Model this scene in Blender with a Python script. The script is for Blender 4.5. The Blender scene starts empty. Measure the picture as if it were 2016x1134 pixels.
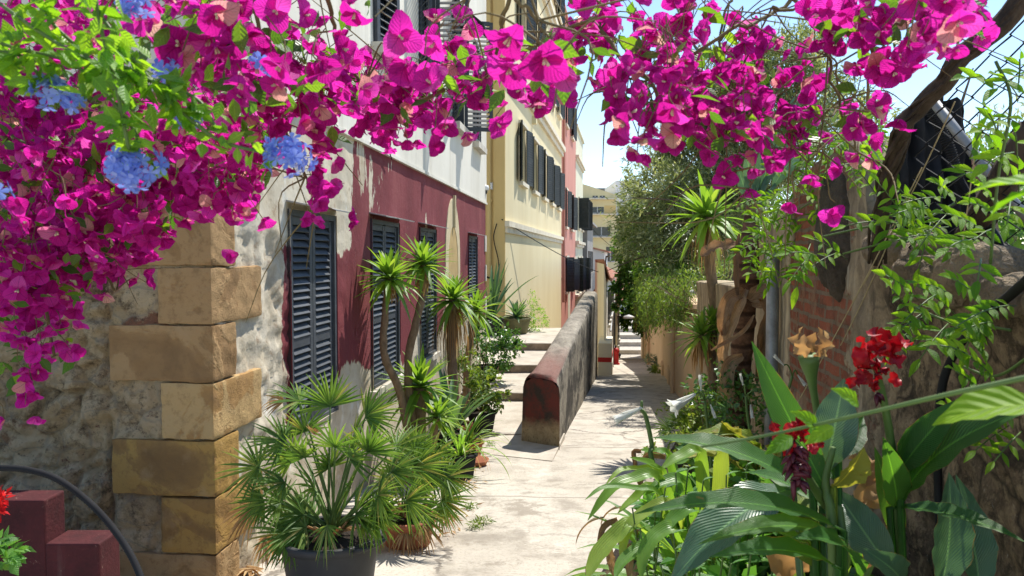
import bpy, math, random
import numpy as np
from mathutils import Vector, noise
random.seed(7); rng = np.random.default_rng(7)
scene = bpy.context.scene
R = math.radians
# ---------------------------------------------------------------- camera, sky, sun, exposure
F, CXP, CYP, HOR = 1450.0, 1008.0, 567.0, 505.0
PITCH = math.atan((CYP-HOR)/F)
EYE = Vector((0, 0, 1.6))
cd = bpy.data.cameras.new('camera'); cam = bpy.data.objects.new('camera', cd)
scene.collection.objects.link(cam); scene.camera = cam
cam.location = EYE; cam.rotation_euler = (R(90)-PITCH, 0, 0)
cd.sensor_width = 36; cd.lens = 36*F/2016; cd.clip_start = 0.02; cd.clip_end = 3000
cd.dof.use_dof = True; cd.dof.focus_distance = 6.0; cd.dof.aperture_fstop = 9.0
SUN_EL, SUN_AZ = 58.0, 37.0          # azimuth from +Y towards +X
world = bpy.data.worlds.new('World'); scene.world = world; world.use_nodes = True
wn = world.node_tree; bg = wn.nodes['Background']
sky = wn.nodes.new('ShaderNodeTexSky'); sky.sky_type = 'NISHITA'; sky.sun_disc = False
sky.sun_elevation = R(SUN_EL); sky.sun_rotation = R(SUN_AZ); sky.air_density = 1.0; sky.dust_density = 0.0; sky.ozone_density = 2.0
wn.links.new(sky.outputs[0], bg.inputs[0]); bg.inputs[1].default_value = 0.12
sd = bpy.data.lights.new('sun', 'SUN'); sd.energy = 3.7; sd.angle = R(0.5); sd.color = (1.0, 0.95, 0.87)
sun = bpy.data.objects.new('sun', sd); scene.collection.objects.link(sun)
sun.rotation_euler = (R(90-SUN_EL), 0, R(180-SUN_AZ))
scene.view_settings.view_transform = 'Standard'; scene.view_settings.look = 'None'
scene.view_settings.gamma = 1.0; scene.view_settings.exposure = 0.95
scene.cycles.max_bounces = 8; scene.cycles.transparent_max_bounces = 8; scene.cycles.use_denoising = True

# ---------------------------------------------------------------- helpers
def V(*a): return np.array(a, float)
def nrm(a):
    a = np.asarray(a, float); l = np.linalg.norm(a)
    return a/l if l > 1e-9 else V(0, 0, 1)
def P(px, py, d):
    """the point that lies at depth d (metres along the alley) on the line of sight of a spot in the picture"""
    x = (px-CXP)/F; y = -(py-CYP)/F
    c, s = math.cos(PITCH), math.sin(PITCH)
    r = V(x, c+y*s, -s+y*c)
    return V(0, 0, 1.6)+r*(d/r[1])
def gz(Y):
    if Y < 21.8: return -.09*Y
    if Y < 58: return -1.962-.1226*(Y-21.8)
    return -6.40
def G(px, py):
    """ground point seen at a spot in the picture"""
    lo, hi = .5, 400.
    for _ in range(60):
        m = (lo+hi)/2; p = P(px, py, m)
        if p[2] > gz(m): lo = m
        else: hi = m
    return P(px, py, lo)
def on_ground(px, d):
    x = (px-CXP)/F*d
    return V(x, d, gz(d))
def link(o, parent=None):
    scene.collection.objects.link(o)
    if parent is not None: o.parent = parent
    return o
def tag(o, label=None, cat=None, group=None, kind=None):
    if label: o['label'] = label
    if cat: o['category'] = cat
    if group: o['group'] = group
    if kind: o['kind'] = kind
    return o
def thing(name, label, cat, loc=(0, 0, 0), rz=0, group=None):
    o = bpy.data.objects.new(name, None); link(o)
    o.location = tuple(float(q) for q in loc); o.rotation_euler = (0, 0, rz); o.empty_display_size = .1
    return tag(o, label, cat, group)
class MB:
    def __init__(self): self.v = []; self.f = []; self.m = []; self.u = []; self.n = 0
    def add(self, V_, F_, mi=0, uv=None):
        V_ = np.asarray(V_, float).reshape(-1, 3); b = self.n
        self.v.append(V_); self.n += len(V_)
        self.u.append(np.zeros((len(V_), 2)) if uv is None else np.asarray(uv, float))
        self.f += [tuple(b+i for i in f) for f in F_]; self.m += [mi]*len(F_)
        return b
    def box(self, a, b, mi=0):
        x0, y0, z0 = a; x1, y1, z1 = b
        self.add([(x0, y0, z0), (x1, y0, z0), (x1, y1, z0), (x0, y1, z0), (x0, y0, z1), (x1, y0, z1), (x1, y1, z1), (x0, y1, z1)],
                 [(0, 3, 2, 1), (4, 5, 6, 7), (0, 1, 5, 4), (1, 2, 6, 5), (2, 3, 7, 6), (3, 0, 4, 7)], mi)
    def obox(self, c, ax, ay, az, h, mi=0):
        c = V(*c); ax, ay, az = nrm(ax), nrm(ay), nrm(az)
        vs = [c+ax*h[0]*i+ay*h[1]*j+az*h[2]*k for k in (-1, 1) for j, i in ((-1, -1), (-1, 1), (1, 1), (1, -1))]
        self.add(vs, [(0, 3, 2, 1), (4, 5, 6, 7), (0, 1, 5, 4), (1, 2, 6, 5), (2, 3, 7, 6), (3, 0, 4, 7)], mi)
    def tube(self, pts, rad, n=6, mi=0, cap=True):
        pts = np.asarray(pts, float); k = len(pts)
        if np.isscalar(rad): rad = [rad]*k
        t = np.gradient(pts, axis=0); a = None; vs = []; uv = []
        for i in range(k):
            ti = nrm(t[i])
            if a is None: a = nrm(np.cross(ti, V(.3, .2, 1) if abs(ti[2]) < .9 else V(1, .1, 0)))
            a = nrm(a-ti*np.dot(a, ti)); b = np.cross(ti, a)
            for j in range(n):
                q = 2*math.pi*j/n
                vs.append(pts[i]+(a*math.cos(q)+b*math.sin(q))*rad[i]); uv.append((j/n, i/max(1, k-1)))
        fs = [(i*n+j, i*n+(j+1) % n, (i+1)*n+(j+1) % n, (i+1)*n+j) for i in range(k-1) for j in range(n)]
        if cap: fs += [tuple(range(n))[::-1], tuple((k-1)*n+j for j in range(n))]
        self.add(vs, fs, mi, uv)
    def lathe(self, c, prof, n=32, mi=0):
        c = V(*c); vs = []; k = len(prof)
        for r, z in prof:
            for j in range(n):
                q = 2*math.pi*j/n; vs.append(c+V(r*math.cos(q), r*math.sin(q), z))
        self.add(vs, [(i*n+j, i*n+(j+1) % n, (i+1)*n+(j+1) % n, (i+1)*n+j) for i in range(k-1) for j in range(n)], mi)
    def ribbon(self, pts, w, nor, fold=.2, mi=0, wave=0.0, curl=0.0):
        """leaf blade: rows of three (or five) points across a centre line"""
        pts = np.asarray(pts, float); k = len(pts); t = np.gradient(pts, axis=0); vs = []; uv = []
        ph = random.random()*6
        for i in range(k):
            ti = nrm(t[i]); s = nrm(np.cross(ti, nor)); nn = np.cross(s, ti)
            h = w[i]*.5
            wv = wave*h*math.sin(ph+i*2.1); wv2 = wave*h*math.sin(ph*2+i*1.7)
            for q in (-1, -.5, 0, .5, 1):
                vs.append(pts[i]+s*h*q*(1-.1*abs(q)*fold)+nn*(fold*h*abs(q)-curl*h*q*q+(wv if q < 0 else wv2)*q*q)); uv.append((q*.5+.5, i/(k-1)))
        self.add(vs, [(i*5+j, i*5+j+1, (i+1)*5+j+1, (i+1)*5+j) for i in range(k-1) for j in range(4)], mi, uv)
    def blade(self, pts, w, nor, fold=.3, mi=0):
        pts = np.asarray(pts, float); k = len(pts); t = np.gradient(pts, axis=0); vs = []; uv = []
        for i in range(k):
            ti = nrm(t[i]); s = nrm(np.cross(ti, nor)); nn = np.cross(s, ti); h = w[i]*.5
            for q in (-1, 0, 1): vs.append(pts[i]+s*h*q+nn*fold*h*abs(q)); uv.append((q*.5+.5, i/(k-1)))
        self.add(vs, [(i*3+j, i*3+j+1, (i+1)*3+j+1, (i+1)*3+j) for i in range(k-1) for j in range(2)], mi, uv)
    def batch(self, T, TF, pos, fr, sc, mi=0, uv=None):
        T = np.asarray(T, float); pos = np.asarray(pos, float); N = len(pos)
        if N == 0: return
        sc = np.asarray(sc, float)
        S = T[None]*(sc[:, None, None] if sc.ndim == 1 else sc[:, None, :])
        W = np.einsum('nij,nkj->nki', fr, S)+pos[:, None]
        b = self.n; n = len(T)
        self.v.append(W.reshape(-1, 3)); self.n += N*n
        self.u.append(np.zeros((N*n, 2)) if uv is None else np.tile(np.asarray(uv, float), (N, 1)))
        for k in range(N):
            o = b+k*n
            self.f += [tuple(o+i for i in f) for f in TF]
        self.m += [mi]*(N*len(TF))
    def mesh(self, name, mats, smooth=False):
        me = bpy.data.meshes.new(name)
        vs = np.concatenate(self.v) if self.v else np.zeros((0, 3))
        me.from_pydata(vs.tolist(), [], self.f)
        if not isinstance(mats, (list, tuple)): mats = [mats]
        for m in mats: me.materials.append(m)
        if len(mats) > 1: me.polygons.foreach_set('material_index', self.m)
        u = np.concatenate(self.u) if self.u else np.zeros((0, 2))
        if u.any():
            l = me.uv_layers.new(name='UVMap'); li = np.empty(len(me.loops), int); me.loops.foreach_get('vertex_index', li)
            l.data.foreach_set('uv', u[li].ravel())
        if smooth: me.polygons.foreach_set('use_smooth', [True]*len(me.polygons))
        me.update(); return me
    def build(self, name, mats, parent=None, smooth=False, label=None):
        o = bpy.data.objects.new(name, self.mesh(name, mats, smooth)); link(o, parent)
        if label: o['label'] = label
        return o
def rframes(N, axis=None, spread=1.0, roll=True):
    """random frames; column 2 is the main axis (normal), column 1 the leaf direction"""
    a = rng.normal(size=(N, 3))
    if axis is not None:
        ax = np.asarray(axis, float); ax = np.broadcast_to(ax, (N, 3)); a = ax+a*spread
    z = a/np.linalg.norm(a, axis=1, keepdims=True)
    b = rng.normal(size=(N, 3)); y = b-z*(b*z).sum(1, keepdims=True); y /= np.linalg.norm(y, axis=1, keepdims=True)
    x = np.cross(y, z); return np.stack([x, y, z], axis=2)
def frames_along(dirs, up_jit=.6):
    """frames whose column 1 follows dirs"""
    y = dirs/np.linalg.norm(dirs, axis=1, keepdims=True); u = V(0, 0, 1)+rng.normal(size=y.shape)*up_jit
    x = np.cross(y, u); x /= np.linalg.norm(x, axis=1, keepdims=True); return np.stack([x, y, np.cross(x, y)], axis=2)
def fbm(p, o=5, h=1.0): return noise.fractal(Vector(p), h, 2.0, o)
def bez(a, b, c, n):
    t = np.linspace(0, 1, n)[:, None]; return (1-t)**2*a+2*t*(1-t)*b+t*t*c
def spline(pts, n):
    pts = np.asarray(pts, float)
    if len(pts) < 3:
        t = np.linspace(0, 1, n)[:, None]; return pts[0]*(1-t)+pts[-1]*t
    s = np.linspace(0, len(pts)-1, n); out = []
    q = np.vstack([2*pts[0]-pts[1], pts, 2*pts[-1]-pts[-2]])
    for u in s:
        i = min(int(u), len(pts)-2); t = u-i; p0, p1, p2, p3 = q[i:i+4]
        out.append(.5*((2*p1)+(-p0+p2)*t+(2*p0-5*p1+4*p2-p3)*t*t+(-p0+3*p1-3*p2+p3)*t**3))
    return np.array(out)
# ---- leaf templates
LEAF = [(0, 0, 0), (.22, .28, .05), (.26, .55, .05), (0, 1, -.05), (-.26, .55, .05), (-.22, .28, .05), (0, .5, 0)]
LEAF_F = [(0, 1, 6), (1, 2, 6), (2, 3, 6), (3, 4, 6), (4, 5, 6), (5, 0, 6)]
LEAF_UV = [(.5, 0), (.9, .3), (.95, .55), (.5, 1), (.05, .55), (.1, .3), (.5, .5)]
SLIM = [(0, 0, 0), (.11, .45, .04), (0, 1, 0), (-.11, .45, .04)]
SLIM_F = [(0, 1, 2), (0, 2, 3)]
BROAD = [(0, 0, 0), (.3, .4, .06), (0, 1, -.06), (-.3, .4, .06)]

# ---------------------------------------------------------------- procedural materials
class NT:
    def __init__(self, name):
        self.m = bpy.data.materials.new(name); self.m.use_nodes = True
        self.t = self.m.node_tree; self.t.nodes.clear(); self.tc = None
    def N(self, typ, **kw):
        n = self.t.nodes.new(typ)
        for k, v in kw.items(): setattr(n, k, v)
        return n
    def L(self, sock, v):
        if v is None: return
        if hasattr(v, 'is_output') or isinstance(v, bpy.types.NodeSocket): self.t.links.new(v, sock)
        elif isinstance(v, (tuple, list)) and len(v) == 3 and sock.type == 'RGBA': sock.default_value = (*v, 1)
        else: sock.default_value = v
    def obj(self):
        if not self.tc: self.tc = self.N('ShaderNodeTexCoord')
        return self.tc.outputs['Object']
    def uv(self):
        if not self.tc: self.tc = self.N('ShaderNodeTexCoord')
        return self.tc.outputs['UV']
    def xyz(self, v):
        n = self.N('ShaderNodeSeparateXYZ'); self.L(n.inputs[0], v); return n.outputs
    def vec(self, x, y, z):
        n = self.N('ShaderNodeCombineXYZ'); self.L(n.inputs[0], x); self.L(n.inputs[1], y); self.L(n.inputs[2], z); return n.outputs[0]
    def scale(self, v, s):
        n = self.N('ShaderNodeMapping'); self.L(n.inputs['Vector'], v); n.inputs['Scale'].default_value = s; return n.outputs[0]
    def noise(self, sc, det=5, rough=.6, v=None, dist=0, out=0):
        n = self.N('ShaderNodeTexNoise'); self.L(n.inputs['Vector'], v if v is not None else self.obj())
        n.inputs['Scale'].default_value = sc; n.inputs['Detail'].default_value = det; n.inputs['Roughness'].default_value = rough; n.inputs['Distortion'].default_value = dist
        return n.outputs[out]
    def vor(self, sc, v=None, feat='F1', out=0, rnd=1.0):
        n = self.N('ShaderNodeTexVoronoi', feature=feat); self.L(n.inputs['Vector'], v if v is not None else self.obj())
        n.inputs['Scale'].default_value = sc; n.inputs['Randomness'].default_value = rnd; return n.outputs[out]
    def math(self, op, a, b=None, c=None, clamp=False):
        n = self.N('ShaderNodeMath', operation=op, use_clamp=clamp)
        self.L(n.inputs[0], a); self.L(n.inputs[1], b); self.L(n.inputs[2], c); return n.outputs[0]
    def ramp(self, f, stops, interp='LINEAR'):
        n = self.N('ShaderNodeValToRGB'); self.L(n.inputs[0], f); e = n.color_ramp.elements; n.color_ramp.interpolation = interp
        while len(e) < len(stops): e.new(.5)
        for i, (p, c) in enumerate(stops):
            e[i].position = p; e[i].color = (c, c, c, 1) if isinstance(c, (int, float)) else (*c, 1)
        return n.outputs[0]
    def step(self, f, a, b):
        n = self.N('ShaderNodeMapRange'); self.L(n.inputs[0], f); n.inputs[1].default_value = a; n.inputs[2].default_value = b; return n.outputs[0]
    def mix(self, f, a, b, mode='MIX'):
        n = self.N('ShaderNodeMix', data_type='RGBA', blend_type=mode); self.L(n.inputs[0], f); self.L(n.inputs[6], a); self.L(n.inputs[7], b); return n.outputs[2]
    def bump(self, h, st=.5, d=.02, nor=None):
        n = self.N('ShaderNodeBump'); self.L(n.inputs['Height'], h); n.inputs['Strength'].default_value = st; n.inputs['Distance'].default_value = d
        if nor is not None: self.L(n.inputs['Normal'], nor)
        return n.outputs[0]
    def island(self):
        a = self.N('ShaderNodeNewGeometry').outputs['Random Per Island']; b = self.N('ShaderNodeObjectInfo').outputs['Random']
        return self.math('FRACT', self.math('ADD', a, b))
    def out(self, col, rough=.8, nor=None, spec=.3, metal=0, trans=None, tcol=None):
        o = self.N('ShaderNodeOutputMaterial'); p = self.N('ShaderNodeBsdfPrincipled')
        self.L(p.inputs['Base Color'], col); self.L(p.inputs['Roughness'], rough); self.L(p.inputs['Normal'], nor)
        p.inputs['Specular IOR Level'].default_value = spec; p.inputs['Metallic'].default_value = metal
        s = p.outputs[0]
        if trans:
            t = self.N('ShaderNodeBsdfTranslucent'); self.L(t.inputs[0], tcol if tcol is not None else col); self.L(t.inputs['Normal'], nor)
            x = self.N('ShaderNodeMixShader'); x.inputs[0].default_value = trans
            self.t.links.new(s, x.inputs[1]); self.t.links.new(t.outputs[0], x.inputs[2]); s = x.outputs[0]
        self.t.links.new(s, o.inputs[0]); return self.m
def plain(name, a, b=None, sc=6, rough=.8, bump=.15, bd=.01, spec=.3, metal=0, streak=0):
    """two-tone weathered surface"""
    g = NT(name); b = b or tuple(q*.7 for q in a)
    f = g.noise(sc, 6, .65)
    if streak:
        f2 = g.noise(1.0, 5, .6, g.scale(g.obj(), (streak, streak, streak*.06))); f = g.math('ADD', g.math('MULTIPLY', f, .5), g.math('MULTIPLY', f2, .5))
    c = g.ramp(f, [(.3, b), (.62, a)])
    return g.out(c, rough, g.bump(g.noise(sc*8, 4, .6), bump, bd), spec, metal)
def leafm(name, stops, trans=.3, rough=.42, tint=(1.25, 1.15, .45), spec=.45, veins=None, gain=2.2):
    g = NT(name); c = g.ramp(g.island(), stops)
    nor = None
    if veins == 'canna':
        x, y, z = g.xyz(g.uv())
        d = g.math('ABSOLUTE', g.math('SUBTRACT', x, .5))
        w = g.math('SINE', g.math('MULTIPLY', g.math('ADD', g.math('SUBTRACT', y, g.math('MULTIPLY', d, .55)), g.math('MULTIPLY', g.noise(14, 3), .02)), 190))
        mid = g.step(d, .012, .035)
        c = g.mix(g.math('MULTIPLY', g.step(w, .2, 1), .14), c, g.mix(1, c, (1.7, 1.6, 1.7), 'MULTIPLY'))
        c = g.mix(mid, g.mix(1, c, (2.2, 2.0, 1.6), 'MULTIPLY'), c)
        c = g.mix(g.ramp(g.noise(22, 6, .75), [(.66, 0), (.7, .8)]), c, (.2, .13, .05)); c = g.mix(g.math('MULTIPLY', g.noise(9, 3), .35), c, g.mix(1, c, (.6, .65, .7), 'MULTIPLY'))
        edge = g.math('MULTIPLY', g.step(g.math('ADD', d, g.math('MULTIPLY', g.noise(30, 3), .1)), .535, .55), .8)
        c = g.mix(edge, c, (.22, .13, .04))
        nor = g.bump(w, .35, .004)
    elif veins == 'strap':
        x, y, z = g.xyz(g.uv())
        w = g.math('SINE', g.math('MULTIPLY', x, 60))
        c = g.mix(g.math('MULTIPLY', g.step(w, -.5, 1), .25), c, g.mix(1, c, (1.5, 1.4, 1.3), 'MULTIPLY'))
        nor = g.bump(w, .2, .003)
    elif veins == 'petal':
        x, y, z = g.xyz(g.uv())
        d = g.math('ABSOLUTE', g.math('SUBTRACT', x, .5))
        w = g.math('SINE', g.math('ADD', g.math('MULTIPLY', g.math('SUBTRACT', y, g.math('MULTIPLY', d, .9)), 46), g.math('MULTIPLY', g.noise(60, 2), 4)))
        c = g.mix(g.math('MULTIPLY', g.step(w, .5, 1), .35), c, g.mix(1, c, (.55, .5, .6), 'MULTIPLY'))
        c = g.mix(g.step(d, .03, .0), c, g.mix(1, c, (.5, .5, .5), 'MULTIPLY'))
        nor = g.bump(w, .5, .003)
    elif veins == 'dry':
        v = g.scale(g.uv(), (9, 1.6, 1)); f = g.noise(1.6, 7, .7, v); f2 = g.noise(14, 6, .75)
        c = g.mix(g.ramp(f, [(.35, .75), (.55, 0)]), c, g.mix(1, c, (.38, .34, .3), 'MULTIPLY'))
        c = g.mix(g.ramp(f2, [(.5, 0), (.7, .6)]), c, g.mix(1, c, (1.6, 1.55, 1.5), 'MULTIPLY'))
        nor = g.bump(g.math('ADD', f, f2), .9, .02)
    elif veins == 'leaf':
        x, y, z = g.xyz(g.uv())
        d = g.math('ABSOLUTE', g.math('SUBTRACT', x, .5))
        w = g.math('SINE', g.math('MULTIPLY', g.math('SUBTRACT', y, g.math('MULTIPLY', d, .6)), 40))
        c = g.mix(g.math('MULTIPLY', g.step(d, .05, .0), .5), c, g.mix(1, c, (1.8, 1.6, 1.5), 'MULTIPLY'))
        nor = g.bump(w, .3, .003)
    t = g.mix(1, c, tint, 'MULTIPLY')
    t = g.mix(1, t, (gain, gain, gain), 'MULTIPLY')
    return g.out(c, rough, nor, spec, 0, trans, t)
# ---------------------------------------------------------------- setting materials
def m_ground():
    g = NT('street_concrete'); v = g.obj()
    n1 = g.noise(.55, 7, .62); n2 = g.noise(3.2, 6, .65); n3 = g.noise(42, 4, .7)
    c = g.ramp(n1, [(.3, (.34, .3, .245)), (.46, (.47, .425, .355)), (.66, (.56, .515, .44))])
    c = g.mix(g.ramp(n2, [(.33, .7), (.5, 0)]), c, (.235, .205, .165))
    c = g.mix(g.ramp(g.noise(1.3, 7, .7), [(.58, 0), (.62, .6)]), c, (.6, .55, .47)); c = g.mix(g.ramp(g.noise(.9, 8, .75, g.scale(v, (1.2, 1, 1))), [(.36, .75), (.41, 0)]), c, (.25, .215, .17))
    c = g.mix(g.ramp(n3, [(.36, .5), (.48, 0)]), c, (.25, .215, .17))
    d = g.vor(.75, g.mix(.35, v, g.noise(1.7, 5, .7, out=1)), 'DISTANCE_TO_EDGE')
    crk = g.math('MULTIPLY', g.ramp(d, [(0, 1), (.006, 1), (.014, 0)]), g.ramp(g.noise(.8, 3), [(.44, 0), (.54, 1)]))
    c = g.mix(g.math('MULTIPLY', crk, .8), c, (.14, .12, .1))
    x, y, z = g.xyz(v)
    jy = g.math('ABSOLUTE', g.math('SUBTRACT', g.math('FRACT', g.math('MULTIPLY', g.math('ADD', y, g.math('MULTIPLY', g.noise(1.3, 3), .22)), .37)), .5))
    joint = g.ramp(jy, [(0, 1), (.004, 1), (.012, 0)])
    c = g.mix(g.math('MULTIPLY', joint, .55), c, (.16, .14, .11))
    h = g.math('ADD', g.math('MULTIPLY', n3, .35), g.math('MULTIPLY', n2, .7)); h = g.math('SUBTRACT', h, g.math('ADD', g.math('MULTIPLY', crk, .6), g.math('MULTIPLY', joint, .5)))
    return g.out(c, .88, g.bump(h, .5, .02), .25)
def m_facade():
    """maroon distemper peeling off pale plaster: x = out of the wall, y = along it, z = up"""
    g = NT('maroon_plaster'); x, y, z = g.xyz(g.obj())
    st = g.scale(g.obj(), (1, 1, .45))
    n = g.math('SUBTRACT', g.noise(1.5, 9, .68, st), .5); nf = g.math('SUBTRACT', g.noise(9, 6, .7, g.scale(g.obj(), (1, 1, .22))), .5)
    fT = g.math('MAXIMUM', g.math('SUBTRACT', y, 2.55), g.math('SUBTRACT', 1.62, z))
    fL = g.math('SUBTRACT', y, 1.09)
    nb = g.noise(.62, 2, .5, g.vec(0, y, 3.3))
    fB = g.math('SUBTRACT', z, g.math('MULTIPLY_ADD', nb, 1.7, -.22))
    f = g.math('MINIMUM', g.math('MINIMUM', fT, fL), fB)
    f = g.math('ADD', f, g.math('ADD', g.math('MULTIPLY', n, .55), g.math('MULTIPLY', nf, .22)))
    # scuffed patches under the white storey
    p = g.math('ADD', g.math('MULTIPLY', g.noise(1.15, 6, .65, g.scale(g.obj(), (1, 1, .5))), 1), g.math('MULTIPLY', nf, .35))
    pm = g.math('MULTIPLY', g.ramp(p, [(.625, 0), (.64, 1)]), g.step(z, 1.3, 2.1))
    mk = g.math('MULTIPLY', g.step(f, -.008, .008), g.math('SUBTRACT', 1, pm))
    mar = g.ramp(g.noise(1.6, 7, .62, g.scale(g.obj(), (1, 1, .3))), [(.28, (.125, .022, .026)), (.5, (.185, .034, .04)), (.72, (.245, .066, .066))])
    mar = g.mix(g.ramp(g.noise(26, 5, .75, g.scale(g.obj(), (1, 1, .35))), [(.6, 0), (.78, .55)]), mar, (.36, .19, .16))
    pal = g.ramp(g.noise(2.6, 7, .66), [(.28, (.33, .26, .17)), (.45, (.52, .45, .33)), (.65, (.62, .56, .44))])
    pal = g.mix(g.ramp(g.noise(7, 6, .7), [(.33, .7), (.43, 0)]), pal, (.3, .2, .12))
    pal = g.mix(g.ramp(g.noise(3.4, 5, .6, g.scale(g.obj(), (1, 1.3, .7))), [(.6, 0), (.68, .8)]), pal, (.66, .64, .57))
    c = g.mix(mk, pal, mar)
    c = g.mix(g.math('MULTIPLY', g.step(z, -.2, -1.0), .6), c, (.3, .25, .19))
    h = g.math('ADD', g.math('MULTIPLY', mk, .8), g.math('ADD', g.math('MULTIPLY', g.noise(11, 6, .7), .8), g.math('MULTIPLY', g.noise(60, 3, .6), .12)))
    return g.out(c, .85, g.bump(h, .55, .02), .25)
def m_rubble():
    g = NT('rubble_masonry'); v = g.mix(.12, g.obj(), g.noise(3, 4, .6, out=1))
    cell = g.vor(4.2, g.scale(v, (1, 1, 1.5)), out=1); ed = g.vor(4.2, g.scale(v, (1, 1, 1.5)), 'DISTANCE_TO_EDGE')
    s = g.N('ShaderNodeSeparateColor'); g.L(s.inputs[0], cell)
    st = g.ramp(s.outputs[0], [(0, (.43, .285, .145)), (.3, (.6, .43, .235)), (.55, (.48, .345, .19)), (.8, (.66, .49, .27)), (1, (.33, .155, .09))])
    c = g.mix(g.ramp(g.noise(7, 9, .78), [(.38, .9), (.52, 0)]), st, (.1, .07, .045))
    c = g.mix(g.ramp(g.noise(2.3, 9, .75), [(.47, 0), (.53, .85)]), c, (.7, .54, .33)); c = g.mix(g.ramp(g.noise(16, 8, .8), [(.36, .8), (.45, 0)]), c, (.12, .085, .055)); c = g.mix(g.ramp(g.noise(5, 8, .7, g.scale(v, (1, 1, 1.3))), [(.64, 0), (.67, .8)]), c, (.2, .07, .05))
    c = g.mix(g.ramp(ed, [(0, .6), (.05, 0)]), c, (.4, .33, .235))
    h = g.math('ADD', g.math('MULTIPLY', g.noise(13, 9, .78), 1), g.math('MULTIPLY', g.noise(50, 4, .7), .4))
    return g.out(c, .92, g.bump(h, 1, .06), .2)
def m_quoin(name, a, b, d):
    g = NT(name); r = g.N('ShaderNodeObjectInfo').outputs['Random']
    off = g.N('ShaderNodeVectorMath', operation='ADD'); g.L(off.inputs[0], g.obj()); g.L(off.inputs[1], g.vec(g.math('MULTIPLY', r, 37), 0, g.math('MULTIPLY', r, 11))); v = off.outputs[0]
    f = g.noise(2.4, 6, .55, v, .6)
    c = g.ramp(f, [(.3, d), (.45, b), (.475, a), (.62, a), (.64, b)])
    c = g.mix(g.ramp(g.noise(20, 6, .72, v), [(.35, .55), (.5, 0)]), c, d)
    c = g.mix(g.ramp(g.noise(5, 5, .6, v), [(.58, 0), (.7, .35)]), c, (.42, .3, .17))
    h = g.math('ADD', g.math('MULTIPLY', g.step(f, .455, .485), .5), g.math('ADD', g.math('MULTIPLY', g.noise(30, 6, .7), .7), g.math('MULTIPLY', g.noise(120, 2), .25)))
    return g.out(c, .9, g.bump(h, .6, .014), .2)
def m_white():
    g = NT('off_white_render')
    c = g.ramp(g.noise(1.1, 6, .6, g.scale(g.obj(), (1, 1, .5))), [(.3, (.6, .57, .48)), (.6, (.71, .685, .6))])
    c = g.mix(g.ramp(g.noise(1, 7, .68, g.scale(g.obj(), (2.2, 2.2, .12))), [(.53, 0), (.72, .55)]), c, (.42, .39, .31))
    c = g.mix(g.ramp(g.noise(9, 6, .75), [(.62, 0), (.72, .5)]), c, (.45, .42, .35))
    return g.out(c, .85, g.bump(g.noise(18, 5, .6), .2, .01), .25)
def m_parapet():
    g = NT('parapet_plaster'); x, y, z = g.xyz(g.obj())
    ge = g.N('ShaderNodeNewGeometry').outputs['Normal']
    nx, ny, nz = g.xyz(ge)
    ls = g.scale(g.obj(), (1, .32, 1)); n1 = g.noise(2.2, 8, .7, ls); n2 = g.noise(9, 8, .78, g.scale(g.obj(), (1, .4, .8)))
    gray = g.ramp(n1, [(.3, (.12, .105, .085)), (.46, (.26, .235, .19)), (.62, (.4, .365, .3))])
    blot = g.noise(1.5, 8, .72, g.scale(g.obj(), (1, .3, .6)))
    side = g.mix(g.ramp(blot, [(.43, .95), (.5, .0)]), g.mix(.5, gray, (.3, .27, .21)), (.03, .028, .025)); side = g.mix(g.ramp(n2, [(.4, .7), (.55, 0)]), side, (.09, .08, .065))
    top = g.mix(g.ramp(n2, [(.35, .6), (.55, 0)]), gray, (.07, .055, .05))
    redf = g.math('ADD', g.math('MULTIPLY', g.math('SUBTRACT', n1, .5), 1.6), g.math('SUBTRACT', .9, g.math('MULTIPLY', y, .42)))
    top = g.mix(g.math('MULTIPLY', g.step(redf, -.2, .5), .75), top, (.2, .085, .07))
    front = g.mix(g.ramp(g.noise(3, 7, .7), [(.42, 1), (.58, .0)]), (.15, .04, .032), (.055, .042, .035))
    front = g.mix(g.step(g.math('ADD', z, g.math('MULTIPLY', n1, .5)), -.22, -.4), front, g.ramp(n2, [(.35, (.24, .17, .09)), (.6, (.42, .33, .2))]))
    fm = g.step(ny, -.3, -.5); sm = g.math('MULTIPLY', g.step(nx, .75, .9), 1)
    c = g.mix(sm, top, side); c = g.mix(fm, c, front)
    c = g.mix(g.ramp(g.noise(34, 5, .7), [(.34, .6), (.45, 0)]), c, (.06, .05, .045))
    h = g.math('ADD', n2, g.math('MULTIPLY', g.noise(45, 5, .7), .5))
    return g.out(c, .92, g.bump(h, .7, .02), .2)
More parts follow.
